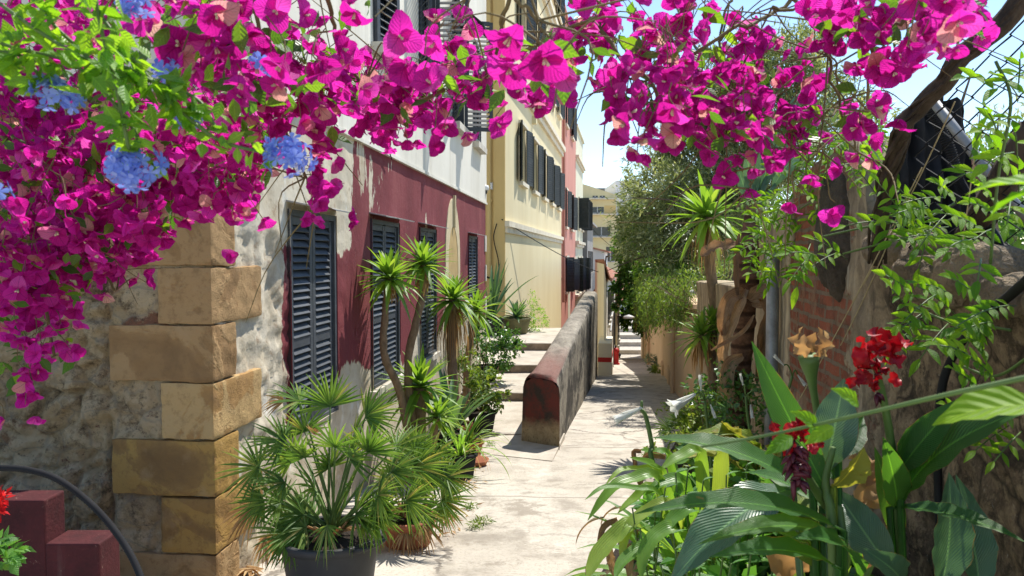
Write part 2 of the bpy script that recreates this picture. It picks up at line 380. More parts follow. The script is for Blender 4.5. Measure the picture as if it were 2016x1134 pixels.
def m_oldwall():
    """old wall: earth plaster, bare brick where it fell off, dark damp runs; y = along, z = up"""
    g = NT('old_wall_plaster'); x, y, z = g.xyz(g.obj())
    n = g.noise(1.4, 8, .7); run = g.noise(1.0, 7, .66, g.scale(g.obj(), (5, 5, .35)))
    pl = g.ramp(n, [(.3, (.26, .195, .125)), (.5, (.45, .36, .235)), (.68, (.56, .47, .33))])
    pl = g.mix(g.ramp(run, [(.4, .7), (.52, 0)]), pl, (.12, .095, .07))
    pl = g.mix(g.ramp(g.noise(1.0, 6, .7, g.scale(g.obj(), (9, 9, .6))), [(.58, 0), (.68, .7)]), pl, (.5, .46, .38))
    b = g.N('ShaderNodeTexBrick'); g.L(b.inputs['Vector'], g.vec(g.math('ADD', y, g.math('MULTIPLY', g.noise(2.5, 4), .05)), g.math('ADD', z, g.math('MULTIPLY', g.noise(3, 5), .06)), 0)); b.inputs['Scale'].default_value = 1.0
    b.inputs['Brick Width'].default_value = .26; b.inputs['Row Height'].default_value = .075; b.inputs['Mortar Size'].default_value = .012; b.inputs['Bias'].default_value = -.2
    b.inputs['Color1'].default_value = (.29, .09, .05, 1); b.inputs['Color2'].default_value = (.17, .055, .032, 1); b.inputs['Mortar'].default_value = (.2, .145, .1, 1)
    br = g.mix(g.ramp(g.noise(7, 8, .78), [(.4, .6), (.52, 0)]), b.outputs[0], (.07, .045, .03)); br = g.mix(g.ramp(g.noise(4, 8, .75), [(.52, 0), (.6, .8)]), br, (.24, .14, .085)); br = g.mix(g.ramp(run, [(.6, 0), (.68, .6)]), br, (.42, .36, .28))
    by = g.math('ABSOLUTE', g.math('SUBTRACT', y, 4.35))
    bf = g.math('ADD', g.math('SUBTRACT', .75, by), g.math('MULTIPLY', g.math('SUBTRACT', g.noise(1.5, 6, .68), .5), 2.2))
    bf = g.math('MULTIPLY', g.step(bf, -.03, .06), g.step(g.math('ADD', z, g.math('MULTIPLY', n, .9)), 1.05, 1.2))
    c = g.mix(bf, pl, br)
    nearf = g.step(g.math('ADD', y, g.math('MULTIPLY', n, .6)), 4.1, 3.3)
    st = g.mix(.15, g.obj(), g.noise(3, 3, .6, out=1)); ed = g.vor(3.2, st, 'DISTANCE_TO_EDGE')
    rock = g.ramp(g.noise(2.6, 9, .78), [(.34, (.045, .034, .024)), (.5, (.17, .12, .075)), (.66, (.36, .27, .165))])
    rock = g.mix(g.ramp(g.noise(9, 9, .8), [(.42, .8), (.52, 0)]), rock, (.035, .026, .018)); rock = g.mix(g.ramp(g.noise(5, 9, .8), [(.54, 0), (.6, .75)]), rock, (.3, .22, .13)); rock = g.mix(g.ramp(ed, [(0, .85), (.03, 0)]), rock, (.025, .02, .015))
    c = g.mix(nearf, c, rock)
    c = g.mix(g.ramp(g.noise(24, 5, .72), [(.64, 0), (.7, .45)]), c, (.5, .47, .4))
    h = g.math('ADD', g.math('MULTIPLY', g.noise(10, 7, .72), 1.0), g.math('MULTIPLY', g.math('MULTIPLY', bf, b.outputs[1]), -.8))
    return g.out(c, .93, g.bump(h, .8, .03), .2)
def m_stucco(name, a, b, streakc, rough=.85):
    g = NT(name)
    c = g.ramp(g.noise(.8, 6, .6, g.scale(g.obj(), (1, 1, .4))), [(.3, b), (.62, a)])
    c = g.mix(g.ramp(g.noise(1, 6, .66, g.scale(g.obj(), (1.6, 1.6, .08))), [(.55, 0), (.75, .35)]), c, streakc)
    return g.out(c, rough, g.bump(g.noise(20, 4, .6), .15, .01), .25)
def m_shutter(name, a, b, worn):
    g = NT(name)
    c = g.ramp(g.noise(5, 6, .65), [(.35, a), (.65, b)])
    c = g.mix(g.ramp(g.noise(1, 7, .75, g.scale(g.obj(), (30, 14, 30))), [(.6, 0), (.72, .7)]), c, worn)
    return g.out(c, .6, g.bump(g.noise(1, 5, .7, g.scale(g.obj(), (60, 12, 60))), .3, .004), .35)
def m_tiles():
    g = NT('clay_roof_tiles'); x, y, z = g.xyz(g.obj())
    w = g.math('SINE', g.math('MULTIPLY', y, 26)); c = g.ramp(g.noise(5, 5, .7), [(.3, (.36, .13, .08)), (.6, (.52, .25, .17)), (.8, (.5, .36, .28))])
    c = g.mix(g.step(w, -.6, -.95), c, (.2, .08, .05)); return g.out(c, .85, g.bump(w, .9, .06), .2)
def m_bark(name, a, b, ring=0):
    g = NT(name); v = g.obj(); f = g.noise(9, 6, .7, g.scale(v, (2.2, 2.2, .8 if not ring else 3)))
    c = g.ramp(f, [(.3, b), (.62, a)]); h = f
    if ring:
        x, y, z = g.xyz(v); w = g.math('SINE', g.math('MULTIPLY', g.math('ADD', z, g.math('MULTIPLY', g.noise(4, 3), .06)), ring))
        c = g.mix(g.math('MULTIPLY', g.step(w, .35, .9), .75), c, tuple(q*.3 for q in b)); h = g.math('SUBTRACT', f, g.math('MULTIPLY', g.step(w, .2, .9), .6))
    return g.out(c, .9, g.bump(h, .7, .02), .2)
M = {}
M['ground'] = m_ground(); M['facade'] = m_facade(); M['rubble'] = m_rubble(); M['white'] = m_white()
M['quoin'] = [m_quoin('tan_sandstone', (.37, .235, .11), (.3, .18, .08), (.2, .12, .055)), m_quoin('ochre_sandstone', (.38, .23, .07), (.29, .17, .06), (.19, .11, .045)), m_quoin('buff_sandstone', (.46, .31, .14), (.36, .21, .08), (.25, .15, .07))]
M['parapet'] = m_parapet(); M['oldwall'] = m_oldwall()
M['shutter'] = m_shutter('slate_shutter_paint', (.042, .048, .056), (.075, .083, .094), (.24, .255, .265))
M['dark_shutter'] = m_shutter('dark_shutter_paint', (.018, .024, .024), (.03, .038, .04), (.07, .085, .085))
M['sill'] = plain('pale_sill_stone', (.6, .57, .5), (.42, .38, .31), 5, .85)
M['trim'] = plain('cream_trim', (.74, .68, .54), (.6, .53, .4), 2, .85)
M['yellow'] = m_stucco('yellow_stucco', (.74, .645, .41), (.68, .58, .345), (.54, .46, .29))
M['ochre'] = m_stucco('ochre_stucco', (.64, .47, .2), (.56, .4, .17), (.45, .32, .16))
M['red'] = m_stucco('red_stucco', (.56, .26, .205), (.49, .21, .165), (.6, .35, .29))
M['lime'] = m_stucco('pale_green_stucco', (.66, .65, .5), (.58, .57, .43), (.45, .44, .35))
M['cement'] = m_stucco('raw_cement', (.3, .29, .27), (.22, .21, .2), (.15, .14, .13))
M['chalk'] = m_stucco('chalk_white_stucco', (.75, .74, .72), (.66, .66, .66), (.55, .53, .5))
M['cream'] = m_stucco('cream_stucco', (.74, .71, .6), (.66, .62, .5), (.5, .45, .35))
M['peach'] = m_stucco('peach_stucco', (.7, .5, .31), (.6, .42, .25), (.4, .28, .17))
M['flat_yellow'] = m_stucco('faded_yellow_stucco', (.66, .57, .33), (.6, .52, .3), (.5, .43, .27))
M['tiles'] = m_tiles()
M['glass'] = plain('dark_window_glass', (.03, .035, .04), (.015, .018, .02), 3, .12, 0, .01, .5)
M['dark'] = plain('dark_interior', (.018, .016, .014), (.01, .009, .008), 3, .9)
M['iron'] = plain('black_iron', (.016, .016, .017), (.01, .01, .01), 9, .75, .1, .003, .2)
M['galv'] = plain('galvanised_pipe', (.3, .3, .29), (.17, .165, .16), 9, .5, .1, .004, .5, .3)
M['sheet'] = plain('sheet_metal', (.42, .42, .42), (.2, .2, .19), 9, .45, .1, .004, .5, .4)
M['plastic'] = plain('grey_black_plastic', (.03, .03, .031), (.019, .019, .02), 4, .85, .08, .004, .1)
M['tub'] = plain('dark_grey_tub_plastic', (.055, .055, .056), (.036, .036, .037), 4, .6, .08, .004, .3)
M['terracotta'] = plain('terracotta', (.38, .14, .075), (.25, .09, .05), 7, .85)
M['greenpot'] = plain('olive_green_glaze', (.16, .15, .06), (.1, .1, .045), 6, .5)
M['soil'] = plain('dark_soil', (.055, .04, .028), (.022, .016, .012), 22, .95, .8, .03)
def m_worn_maroon():
    g = NT('maroon_painted_masonry'); n = g.noise(5, 8, .75)
    c = g.ramp(n, [(.32, (.04, .011, .012)), (.6, (.085, .018, .02))])
    c = g.mix(g.ramp(g.noise(16, 8, .8), [(.61, 0), (.65, .85)]), c, (.24, .15, .12))
    c = g.mix(g.ramp(g.noise(1.0, 6, .7, g.scale(g.obj(), (9, 9, .8))), [(.56, 0), (.7, .5)]), c, (.15, .085, .075))
    return g.out(c, .8, g.bump(g.math('ADD', n, g.noise(40, 4, .7)), .5, .008), .25)
M['maroon'] = m_worn_maroon()
M['step'] = plain('step_concrete', (.52, .47, .395), (.37, .325, .265), 3, .9, .5, .02, .2)
M['riser'] = plain('step_riser_stone', (.34, .26, .185), (.15, .11, .08), 5, .9, .6, .02, .2)
M['band'] = plain('pale_stone_band', (.62, .52, .33), (.5, .4, .24), 5, .85, .3, .01)
M['ochre_reveal'] = plain('ochre_reveal', (.5, .35, .15), (.38, .26, .11), 4, .85)
M['wood'] = plain('weathered_roof_boards', (.2, .18, .165), (.11, .1, .095), 2, .8, .2, .02, .2, 0, 0)
M['redpaint'] = plain('red_paint', (.55, .03, .03), (.4, .025, .025), 6, .5)
M['whitepaint'] = plain('white_paint', (.75, .75, .73), (.6, .6, .58), 6, .5)
M['yuccabark'] = m_bark('yucca_bark', (.27, .19, .12), (.12, .085, .05), 0)
M['bananabark'] = m_bark('banana_bark', (.23, .125, .075), (.085, .045, .03), 48)
M['bark'] = m_bark('grey_bark', (.17, .13, .1), (.07, .055, .04))
M['vinebark'] = m_bark('vine_bark', (.085, .06, .042), (.03, .022, .017))
M['twig'] = plain('green_brown_twig', (.2, .15, .06), (.1, .08, .035), 9, .8)
M['stem'] = plain('green_stem', (.1, .17, .035), (.06, .11, .025), 9, .55, .1, .003, .4)
M['string'] = plain('garden_string', (.45, .36, .2), (.3, .23, .12), 30, .9)
# foliage
M['yucca'] = leafm('yucca_blade', [(0, (.08, .17, .025)), (.6, (.13, .25, .035)), (1, (.21, .31, .06))], .35, .42, veins='strap')
M['palm'] = leafm('fan_palm_blade', [(0, (.055, .12, .025)), (.5, (.1, .19, .04)), (.9, (.17, .26, .06)), (1, (.3, .27, .1))], .32, .5, spec=.3)
M['dryleaf'] = leafm('dry_leaf', [(0, (.22, .13, .06)), (.5, (.36, .23, .11)), (1, (.46, .34, .18))], .25, .8, (1.1, .9, .6), .15)
M['drydark'] = leafm('brown_dry_leaf', [(0, (.24, .165, .105)), (.5, (.34, .245, .155)), (1, (.45, .34, .22))], .25, .9, (1.1, .8, .5), .1, 'dry')
M['canna'] = leafm('canna_leaf', [(0, (.03, .1, .022)), (.55, (.045, .135, .03)), (1, (.08, .18, .035))], .4, .42, (1.5, 1.25, .35), .3, 'canna', 2.4)
M['bluecanna'] = leafm('grey_green_canna_leaf', [(0, (.06, .14, .08)), (1, (.1, .19, .11))], .25, .36, (1.3, 1.25, .6), .5, 'canna', 1.8)
M['yellowleaf'] = leafm('yellowing_leaf', [(0, (.14, .22, .03)), (.6, (.2, .27, .03)), (1, (.33, .3, .06))], .4, .45, (1.1, 1.05, .5), .3, 'canna', 1.5)
M['strap'] = leafm('strap_leaf', [(0, (.09, .2, .035)), (.6, (.14, .26, .045)), (1, (.25, .32, .07))], .4, .35, veins='strap')
M['agave'] = leafm('grey_green_strap', [(0, (.04, .1, .05)), (1, (.08, .16, .07))], .25, .4, veins='strap')
M['herb'] = leafm('herb_leaf', [(0, (.06, .16, .035)), (.6, (.09, .23, .05)), (1, (.14, .28, .06))], .4, .45, veins='leaf')
M['jasmine'] = leafm('jasmine_leaf', [(0, (.06, .16, .015)), (.5, (.11, .24, .02)), (1, (.18, .32, .03))], .5, .55, (1.4, 1.25, .3), .2, veins='leaf')
M['bougleaf'] = leafm('bougainvillea_leaf', [(0, (.025, .075, .018)), (.5, (.05, .13, .025)), (1, (.1, .2, .03))], .42, .4, (1.6, 1.4, .25), .4, 'leaf', 2.8)
M['plumleaf'] = leafm('plumbago_leaf', [(0, (.07, .17, .025)), (.5, (.11, .24, .03)), (1, (.16, .3, .04))], .5, .4, (1.4, 1.25, .25), .4, 'leaf', 2.4)
M['bract'] = leafm('magenta_bract', [(0, (.42, .009, .2)), (.4, (.54, .016, .29)), (.8, (.66, .035, .4)), (.91, (.68, .1, .42)), (.93, (.62, .24, .24)), (1, (.66, .42, .3))], .55, .55, (1, .9, 1.0), .15, 'petal', 1.5)
M['tubeflower'] = leafm('cream_floret', [(0, (.7, .55, .4)), (1, (.8, .7, .5))], .3, .5, (1, 1, .9), .2, None, 1)
M['blue'] = leafm('plumbago_petal', [(0, (.16, .24, .72)), (.6, (.22, .32, .8)), (1, (.34, .43, .85))], .35, .5, (1, 1, 1), .2, None, 1.0)
M['cannared'] = leafm('red_canna_petal', [(0, (.2, .002, .006)), (.6, (.36, .004, .01)), (1, (.45, .01, .015))], .3, .4, (1.1, .8, .8), .3, None, 1.1)
M['cannabud'] = leafm('dark_canna_bud', [(0, (.05, .008, .015)), (1, (.12, .02, .03))], .1, .4, (1, 1, 1), .3, None, 1)
M['lily'] = leafm('white_lily_petal', [(0, (.76, .76, .68)), (1, (.82, .82, .76))], .35, .45, (1, 1, .95), .3, None, 1)
M['olive'] = leafm('olive_leaf', [(0, (.08, .115, .05)), (.5, (.15, .195, .095)), (.85, (.25, .29, .17)), (1, (.38, .41, .29))], .3, .4, (1.3, 1.2, .5))
M['ivy'] = leafm('dark_ivy_leaf', [(0, (.045, .11, .025)), (.6, (.08, .18, .035)), (1, (.14, .26, .05))], .35, .4)
M['hang'] = leafm('hanging_creeper_leaf', [(0, (.06, .11, .022)), (.6, (.1, .17, .035)), (1, (.16, .22, .05))], .35, .45)
M['shrub'] = leafm('shrub_leaf', [(0, (.03, .09, .02)), (.6, (.055, .14, .03)), (1, (.1, .2, .035))], .28, .35)
M['limeshrub'] = leafm('yellow_green_shrub_leaf', [(0, (.07, .13, .025)), (.6, (.12, .19, .03)), (1, (.2, .26, .05))], .3, .38)
M['silver'] = leafm('silvery_leaf', [(0, (.09, .13, .09)), (1, (.2, .25, .19))], .2, .5)
M['orange'] = leafm('orange_flower', [(0, (.55, .2, .02)), (1, (.7, .4, .05))], .3, .5, (1, 1, 1), .2, None, 1)
M['geranium'] = leafm('red_geranium_petal', [(0, (.5, .008, .012)), (1, (.65, .02, .02))], .35, .45, (1, 1, 1), .2, None, 1.2)
# ---------------------------------------------------------------- ground, terrace, steps
DIR = nrm(V(.157, 1, 0)); NORM = V(DIR[1], -DIR[0], 0)        # along the alley, out of the left-hand facades
ANG = -math.atan2(.157, 1)
mb = MB(); ys = list(np.arange(-6, 24, .25))+list(np.arange(24, 60, 1.5))+[60, 70, 90, 140, 300, 900]
xs = list(np.arange(-8, 8, .25))+[8.5, 10, 14, 20, 30, 60, 200]; xs = [-200, -60, -30, -15]+xs
vs = []
for y in ys:
    for x in xs:
        z = gz(y)
        if -2 < x < 6 and 1 < y < 24: z += .012*fbm((x*.9, y*.9, 0), 4)
        vs.append((x, y, z))
n = len(xs)
mb.add(vs, [(i*n+j, i*n+j+1, (i+1)*n+j+1, (i+1)*n+j) for i in range(len(ys)-1) for j in range(n-1)])
tag(mb.build('street', M['ground'], smooth=True), kind='structure')
# the shallow steps that climb to the upper terrace: front edges (depth, height of tread)
ED = [(9.9, gz(9.9)), (10.06, -.83), (12.15, -.662), (14.08, -.48), (16.05, -.28)]
def px_of(d): return .479+.1557*(d-8.46)-.02      # lateral position of the parapet's street side
mb = MB(); risers = MB()
tr = [(10.06, 12.15, -.835, -.80), (12.15, 14.08, -.655, -.635), (14.08, 16.05, -.475, -.455), (16.05, 19.3, -.285, -.275)]
prev = gz(10.06)-.05
def stair_block(m, d0, d1, z0, z1, zb, xl=-3.2):
    """one tread: worn front edge, slightly uneven top"""
    nx, ny = 44, 16; vs = []; top = {}
    dd = np.concatenate([[d0], np.linspace(d0+.03, min(d1, d0+2.2), ny-2), [d1]])
    for i, d in enumerate(dd):
        xr = min(px_of(d)-.05, px_of(22))
        for j in range(nx):
            x = xl+(xr-xl)*j/(nx-1); t = (d-d0)/(d1-d0); z = z0+(z1-z0)*t+.008*fbm((x*1.3, d*1.3, 2), 3)
            y = d
            if i == 0: z -= .014; y += .012*fbm((x*3, 0, d), 3)
            vs.append((x, y, z))
    m.add(vs, [(i*nx+j, i*nx+j+1, (i+1)*nx+j+1, (i+1)*nx+j) for i in range(len(dd)-1) for j in range(nx-1)])
    fr = [v for v in vs[:nx]]; lo = [(x, y+.004, zb) for x, y, z in fr]
    m.add(fr+lo, [(j+1, j, nx+j, nx+j+1) for j in range(nx-1)], 1)
for k, (d0, d1, z0, z1) in enumerate(tr):
    m = MB(); stair_block(m, d0, d1, z0, z1, prev-.12); prev = z1
    o = m.build('stone_step' if k < 3 else 'upper_terrace', [M['step'], M['riser']], smooth=False); tag(o, kind='structure')
# low slab in front of the first step, with its edge towards the ramp
m = MB(); a0, a1 = 8.35, 10.08
vs = [(px_of(a0)+.02, a0, gz(a0)+.012), (px_of(a1)+.02, a1, gz(a1)+.07), (-.75, a1, gz(a1)+.02), (-.4, a0+.5, gz(a0+.5)+.012)]
lo = [(x, y, z-.12) for x, y, z in vs]
m.add(vs+lo, [(0, 1, 2, 3), (1, 0, 4, 5), (0, 3, 7, 4), (3, 2, 6, 7)]); tag(m.build('landing_slab', M['step']), kind='structure')
# far plaza steps
for k in range(5):
    m = MB(); d = 60+k*2.6; z = -6.4+.34*(k+1)
    m.box((4, d, z-.4), (22, d+2.62 if k < 4 else 110, z), 0); m.box((3.99, d-.02, z-.06), (22, d+.3, z+.01), 0)
    tag(m.build('plaza_step', M['step']), kind='structure')
# right-hand planting bed
m = MB(); vs = []; dl = np.linspace(.2, 11.0, 70)
for d in dl:
    xe = max(.42, .58+.315*(d-4.65))
    xw = 1.117+.157*d+.1
    for j in range(8):
        t = j/7; vs.append((xe+(xw-xe)*t, d, gz(d)+(.14 if j else .0)+.03*fbm((j, d*2, 0), 3)))
m.add(vs, [(i*8+j, i*8+j+1, (i+1)*8+j+1, (i+1)*8+j) for i in range(69) for j in range(7)])
tag(m.build('planting_bed', M['soil']), kind='structure')

# ---------------------------------------------------------------- parapet wall beside the steps
def make_parapet():
    t = thing('parapet_wall', 'stained masonry parapet with red front end climbing between the steps and the ramp', 'wall', (0, 0, 0))
    m = MB(); d0, d1 = 9.15, 21.9; ns = 120
    prof = []; wid = .42
    pts2 = [(0, 0), (0, .87), (.02, .94), (.06, .985), (.12, 1.0), (.33, 1.0), (.385, .98), (.41, .94), (.42, .87), (.42, 0)]   # across (left to right), height share of the cap
    fine = []
    for (a, b), (c, e) in zip(pts2[:-1], pts2[1:]):
        k = max(1, int(math.hypot(c-a, e-b)/.05)); fine += [(a+(c-a)*i/k, b+(e-b)*i/k) for i in range(k)]
    fine.append(pts2[-1]); nf = len(fine); vs = []
    for i in range(ns+1):
        s = i/ns; d = d0+(d1-d0)*s
        topz = .08+(.6-.08)*s if s > .0 else .08
        topz += -.05*math.exp(-(s/.006)**2)-.05*math.exp(-((s-1)/.02)**2)
        base = gz(d)-.3
        xr = px_of(d)
        capz = .15+.04*s
        for a, h in fine:
            z = topz-capz*(1-h)/.13 if h >= .87 else base+(topz-capz-base)*(h/.87)
            x = xr-wid+a+(.03 if i == 0 and a > .2 else 0)
            q = .006*fbm((x*3, d*3, z*3), 5)*(1 if .1 <= a <= .34 else 0)
            side = -1 if a < .1 else (1 if a > .34 else 0)
            vs.append((x+side*q-(.03*max(0, 1-(z-base)) if side < 0 else 0), d+(q if i == 0 else 0)+.5*(1-s)**40*(1-a/wid), z+(q if side == 0 else 0)))
    fs = [((i+1)*nf+j, (i+1)*nf+j+1, i*nf+j+1, i*nf+j) for i in range(ns) for j in range(nf-1)]
    m.add(vs, fs)
    # end faces as fans of strips
    for i in (0, ns):
        row = vs[i*nf:(i+1)*nf]; k = nf
        rows = []
        for lvl in range(14):
            f = lvl/13; zz = max(v[2] for v in row); zb = min(v[2] for v in row); z = zb+(zz-.003-zb)*f
            def xat(side):
                pr = row[:nf//2+1] if side < 0 else row[nf//2:][::-1]
                for p, q in zip(pr[:-1], pr[1:]):
                    if p[2] <= z <= q[2]:
                        u = (z-p[2])/max(1e-6, q[2]-p[2]); return p[0]+(q[0]-p[0])*u, p[1]+(q[1]-p[1])*u
                return pr[-1][0], pr[-1][1]
            (xa, ya), (xb, yb) = xat(-1), xat(1)
            rows += [(xa+(xb-xa)*c/8, ya+(yb-ya)*c/8-(.012*fbm((xa*4+c*.4, z*4, 1), 4)+.02*math.sin(math.pi*c/8))*(1 if i == 0 else -1), z) for c in range(9)]
        q = [(l*9+c, l*9+c+1, (l+1)*9+c+1, (l+1)*9+c) for l in range(13) for c in range(8)]
        m.add(rows, q if i == 0 else [f[::-1] for f in q])
    o = m.build('wall_body', M['parapet'], t, True)
    # the object-space pattern is laid from the front end
    o.location = (0, d0, 0)
    for v in o.data.vertices: v.co.y -= d0
    return t
make_parapet()

# ---------------------------------------------------------------- helpers for buildings
def wall_grid(m, s0, s1, z0, z1, holes=(), cell=.25, depth=.12, disp=None, mi=0, rmi=None, flip=False, fine=None):
    """wall face in the plane x = 0 (y along, z up, +x outwards) with openings and reveals"""
    rmi = mi if rmi is None else rmi
    S = {s0, s1}; Z = {z0, z1}
    for h in holes: S |= {h[0], h[1]}; Z |= {h[2], h[3]}
    def dense(A):
        A = sorted(A); out = []
        for a, b in zip(A[:-1], A[1:]):
            c = cell if fine is None or a >= fine[0] else fine[1]
            k = max(1, int(math.ceil((b-a)/c))); out += [a+(b-a)*i/k for i in range(k)]
        return out+[A[-1]]
    S = dense(S); Z0 = sorted(Z); Z = []
    cz = cell if fine is None else fine[1]
    for a, b in zip(Z0[:-1], Z0[1:]):
        k = max(1, int(math.ceil((b-a)/cz))); Z += [a+(b-a)*i/k for i in range(k)]
    Z.append(Z0[-1]); nz = len(Z)
    vs = [((disp(s, z) if disp else 0), s, z) for s in S for z in Z]; fs = []
    for i in range(len(S)-1):
        for j in range(nz-1):
            cs, cz_ = (S[i]+S[i+1])/2, (Z[j]+Z[j+1])/2
            if any(h[0] < cs < h[1] and h[2] < cz_ < h[3] for h in holes): continue
            fs.append((i*nz+j, (i+1)*nz+j, (i+1)*nz+j+1, i*nz+j+1))
    m.add(vs, fs, mi)
    for a, b, c, d in [h[:4] for h in holes]:
        e = -depth; k = .02 if disp else 0
        m.add([(k, a, c), (k, b, c), (k, b, d), (k, a, d), (e, a, c), (e, b, c), (e, b, d), (e, a, d)],
              [(0, 1, 5, 4), (1, 2, 6, 5), (2, 3, 7, 6), (3, 0, 4, 7)], rmi)
def shutter_mesh(m, w, h, slats, mid=None, th=.035, solid=False):
    """louvred leaf: hinge on y = 0, spreading to y = w, bottom at z = 0, outer face towards +x"""
    st = .055*min(1, w/.4); rails = [0, h-st]+([mid] if mid else [])
    m.box((0, 0, 0), (th, st, h)); m.box((0, w-st, 0), (th, w, h))
    for r in rails: m.box((.003, st, r), (th-.003, w-st, r+st*1.25))
    if solid: m.box((th*.4, st, .01), (th*.6, w-st, h-.01))
    zs = sorted(rails+[h]); lo = [0]+([mid] if mid else []); hi = ([mid] if mid else [])+[h-st]
    for a, b in zip(lo, hi):
        k = max(3, int(round(slats*(b-a)/h))); dz = (b-a-st*1.25)/k
        for i in range(k):
            zc = a+st*1.25+dz*(i+.5); j = random.uniform(-.012, .012)
            m.obox((th*.5, w/2, zc), (math.cos(R(48)+j*4), 0, -math.sin(R(48)+j*4)), (0, 1, j*.3), (math.sin(R(48)+j*4), 0, math.cos(R(48)+j*4)), (min(.03, dz*.72), w/2-st-.002, .0045))
SHUT = {}
def shutter(parent, kind, w, h, slats, mid, pos, rz, mat, label=None):
    key = (kind, round(w, 3), round(h, 3))
    if key not in SHUT:
        m = MB(); shutter_mesh(m, w, h, slats, mid, solid=(kind == 'row')); SHUT[key] = m.mesh('shutter', mat)
    o = bpy.data.objects.new('shutter', SHUT[key]); link(o, parent); o.location = pos; o.rotation_euler = (0, 0, rz)
    if label: o['label'] = label
    return o
def box_obj(name, a, b, mat, parent, bev=0):
    m = MB(); m.box(a, b); return m.build(name, mat, parent)

# ---------------------------------------------------------------- corner house (maroon ground floor, white above)
HX, HY = -1.711, 4.15
house = thing('corner_house', 'corner house with peeling maroon ground floor, white upper storey and sandstone quoins', 'house', (HX, HY, 0), -math.atan(.107))
LOW = [(1.11, 2.07, .3, 1.94), (3.08, 4.13, .28, 1.97), (5.13, 6.12, .28, 1.97), (8.84, 9.85, .3, 1.97)]
ARCH = (6.8, 7.95, -1.4, 1.55)
def disp_street(s, z):
    a = max(0, min(1, (2.9-s)/.5)); c = max(0, min(1, (1.3-s)/.25))
    d = .006*fbm((s*1.2, z*1.2, 0), 4)+a*.012*fbm((s*4, z*4, 5), 5)
    if c > 0 and z < 1.9:
        q = fbm((s*7, z*7, 9), 6, .7); w = 1-abs(fbm((s*9, z*9, 3), 5, .7)); d += c*((-.01+.022*q+.02*(w-.7)) if z < 1.75 else .01*q)
    return d
m = MB(); wall_grid(m, .02, 11.0, -1.9, 2.68, LOW+[ARCH], .12, .1, disp_street, 0, 0, fine=None)
m2 = MB()
m = MB(); wall_grid(m, .02, 2.6, -1.2, 2.68, LOW[:1], .03, .1, disp_street)
wall_grid(m, 2.6, 11.0, -1.9, 2.68, LOW[1:], .14, .1, disp_street)
house_wall = m.build('wall', M['facade'], house, True)
UP = [(3.15, 4.05, 3.68, 5.5), (5.15, 6.05, 3.68, 5.5), (7.35, 8.3, 3.68, 5.5), (9.3, 10.2, 3.68, 5.5)]
m = MB(); UP2 = [(a, b, c+3.3, d+3.3) for a, b, c, d in UP]
wall_grid(m, -.0, 11.0, 2.68, 9.6, UP+UP2, .5, .12); m.v = [v+V(.022, 0, 0) for v in m.v]
m.box((-.1, 0, 2.655), (.04, 11.0, 2.695))
m.build('upper_wall', M['white'], house)
# body behind the faces: gable, far end, roof
m = MB(); m.box((-6, .06, 2.75), (-.13, 10.98, 9.6)); m.box((-6, .2, -1.9), (-.12, 10.99, 2.7)); m.box((-6.2, -.2, 9.6), (.3, 11.1, 9.75))
m.build('house_body', M['white'], house)
m = MB(); m.add([(-6, -.004, 2.5), (0.02, -.004, 2.5), (.02, -.004, 9.6), (-6, -.004, 9.6)], [(0, 1, 2, 3)]); m.build('gable_wall', M['white'], house)
# rubble gable facing the viewer
m = MB(); vs = []; xs_ = np.concatenate([np.linspace(-6, -2.3, 40), np.linspace(-2.28, .02, 170)]); zs_ = np.linspace(-.9, 2.55, 230)
for x in xs_:
    for z in zs_:
        q = (x*4.0, 1.0, z*5.4); wv = Vector(q)+.5*Vector((fbm((x*2, 0, z*2), 3), 0, fbm((x*2, 7, z*2), 3)))
        dist, _ = noise.voronoi(wv); e = min(.35, dist[1]-dist[0])
        y = .045-.085*min(1, e*3.2)*(.5+.5*noise.cell(wv*1.0) if False else .75)-.03*fbm((x*3, 3, z*3), 6, .7)-.02*fbm((x*12, 3, z*12), 5, .6)
        if -.66 < x < -.6: y += .035
        if x > -.62: y = .012+.35*(y-.012)
        vs.append((x, y, z))
nz = len(zs_); m.add(vs, [(i*nz+j, (i+1)*nz+j, (i+1)*nz+j+1, i*nz+j+1) for i in range(len(xs_)-1) for j in range(nz-1)])
m.build('rubble_gable', M['rubble'], house, True)
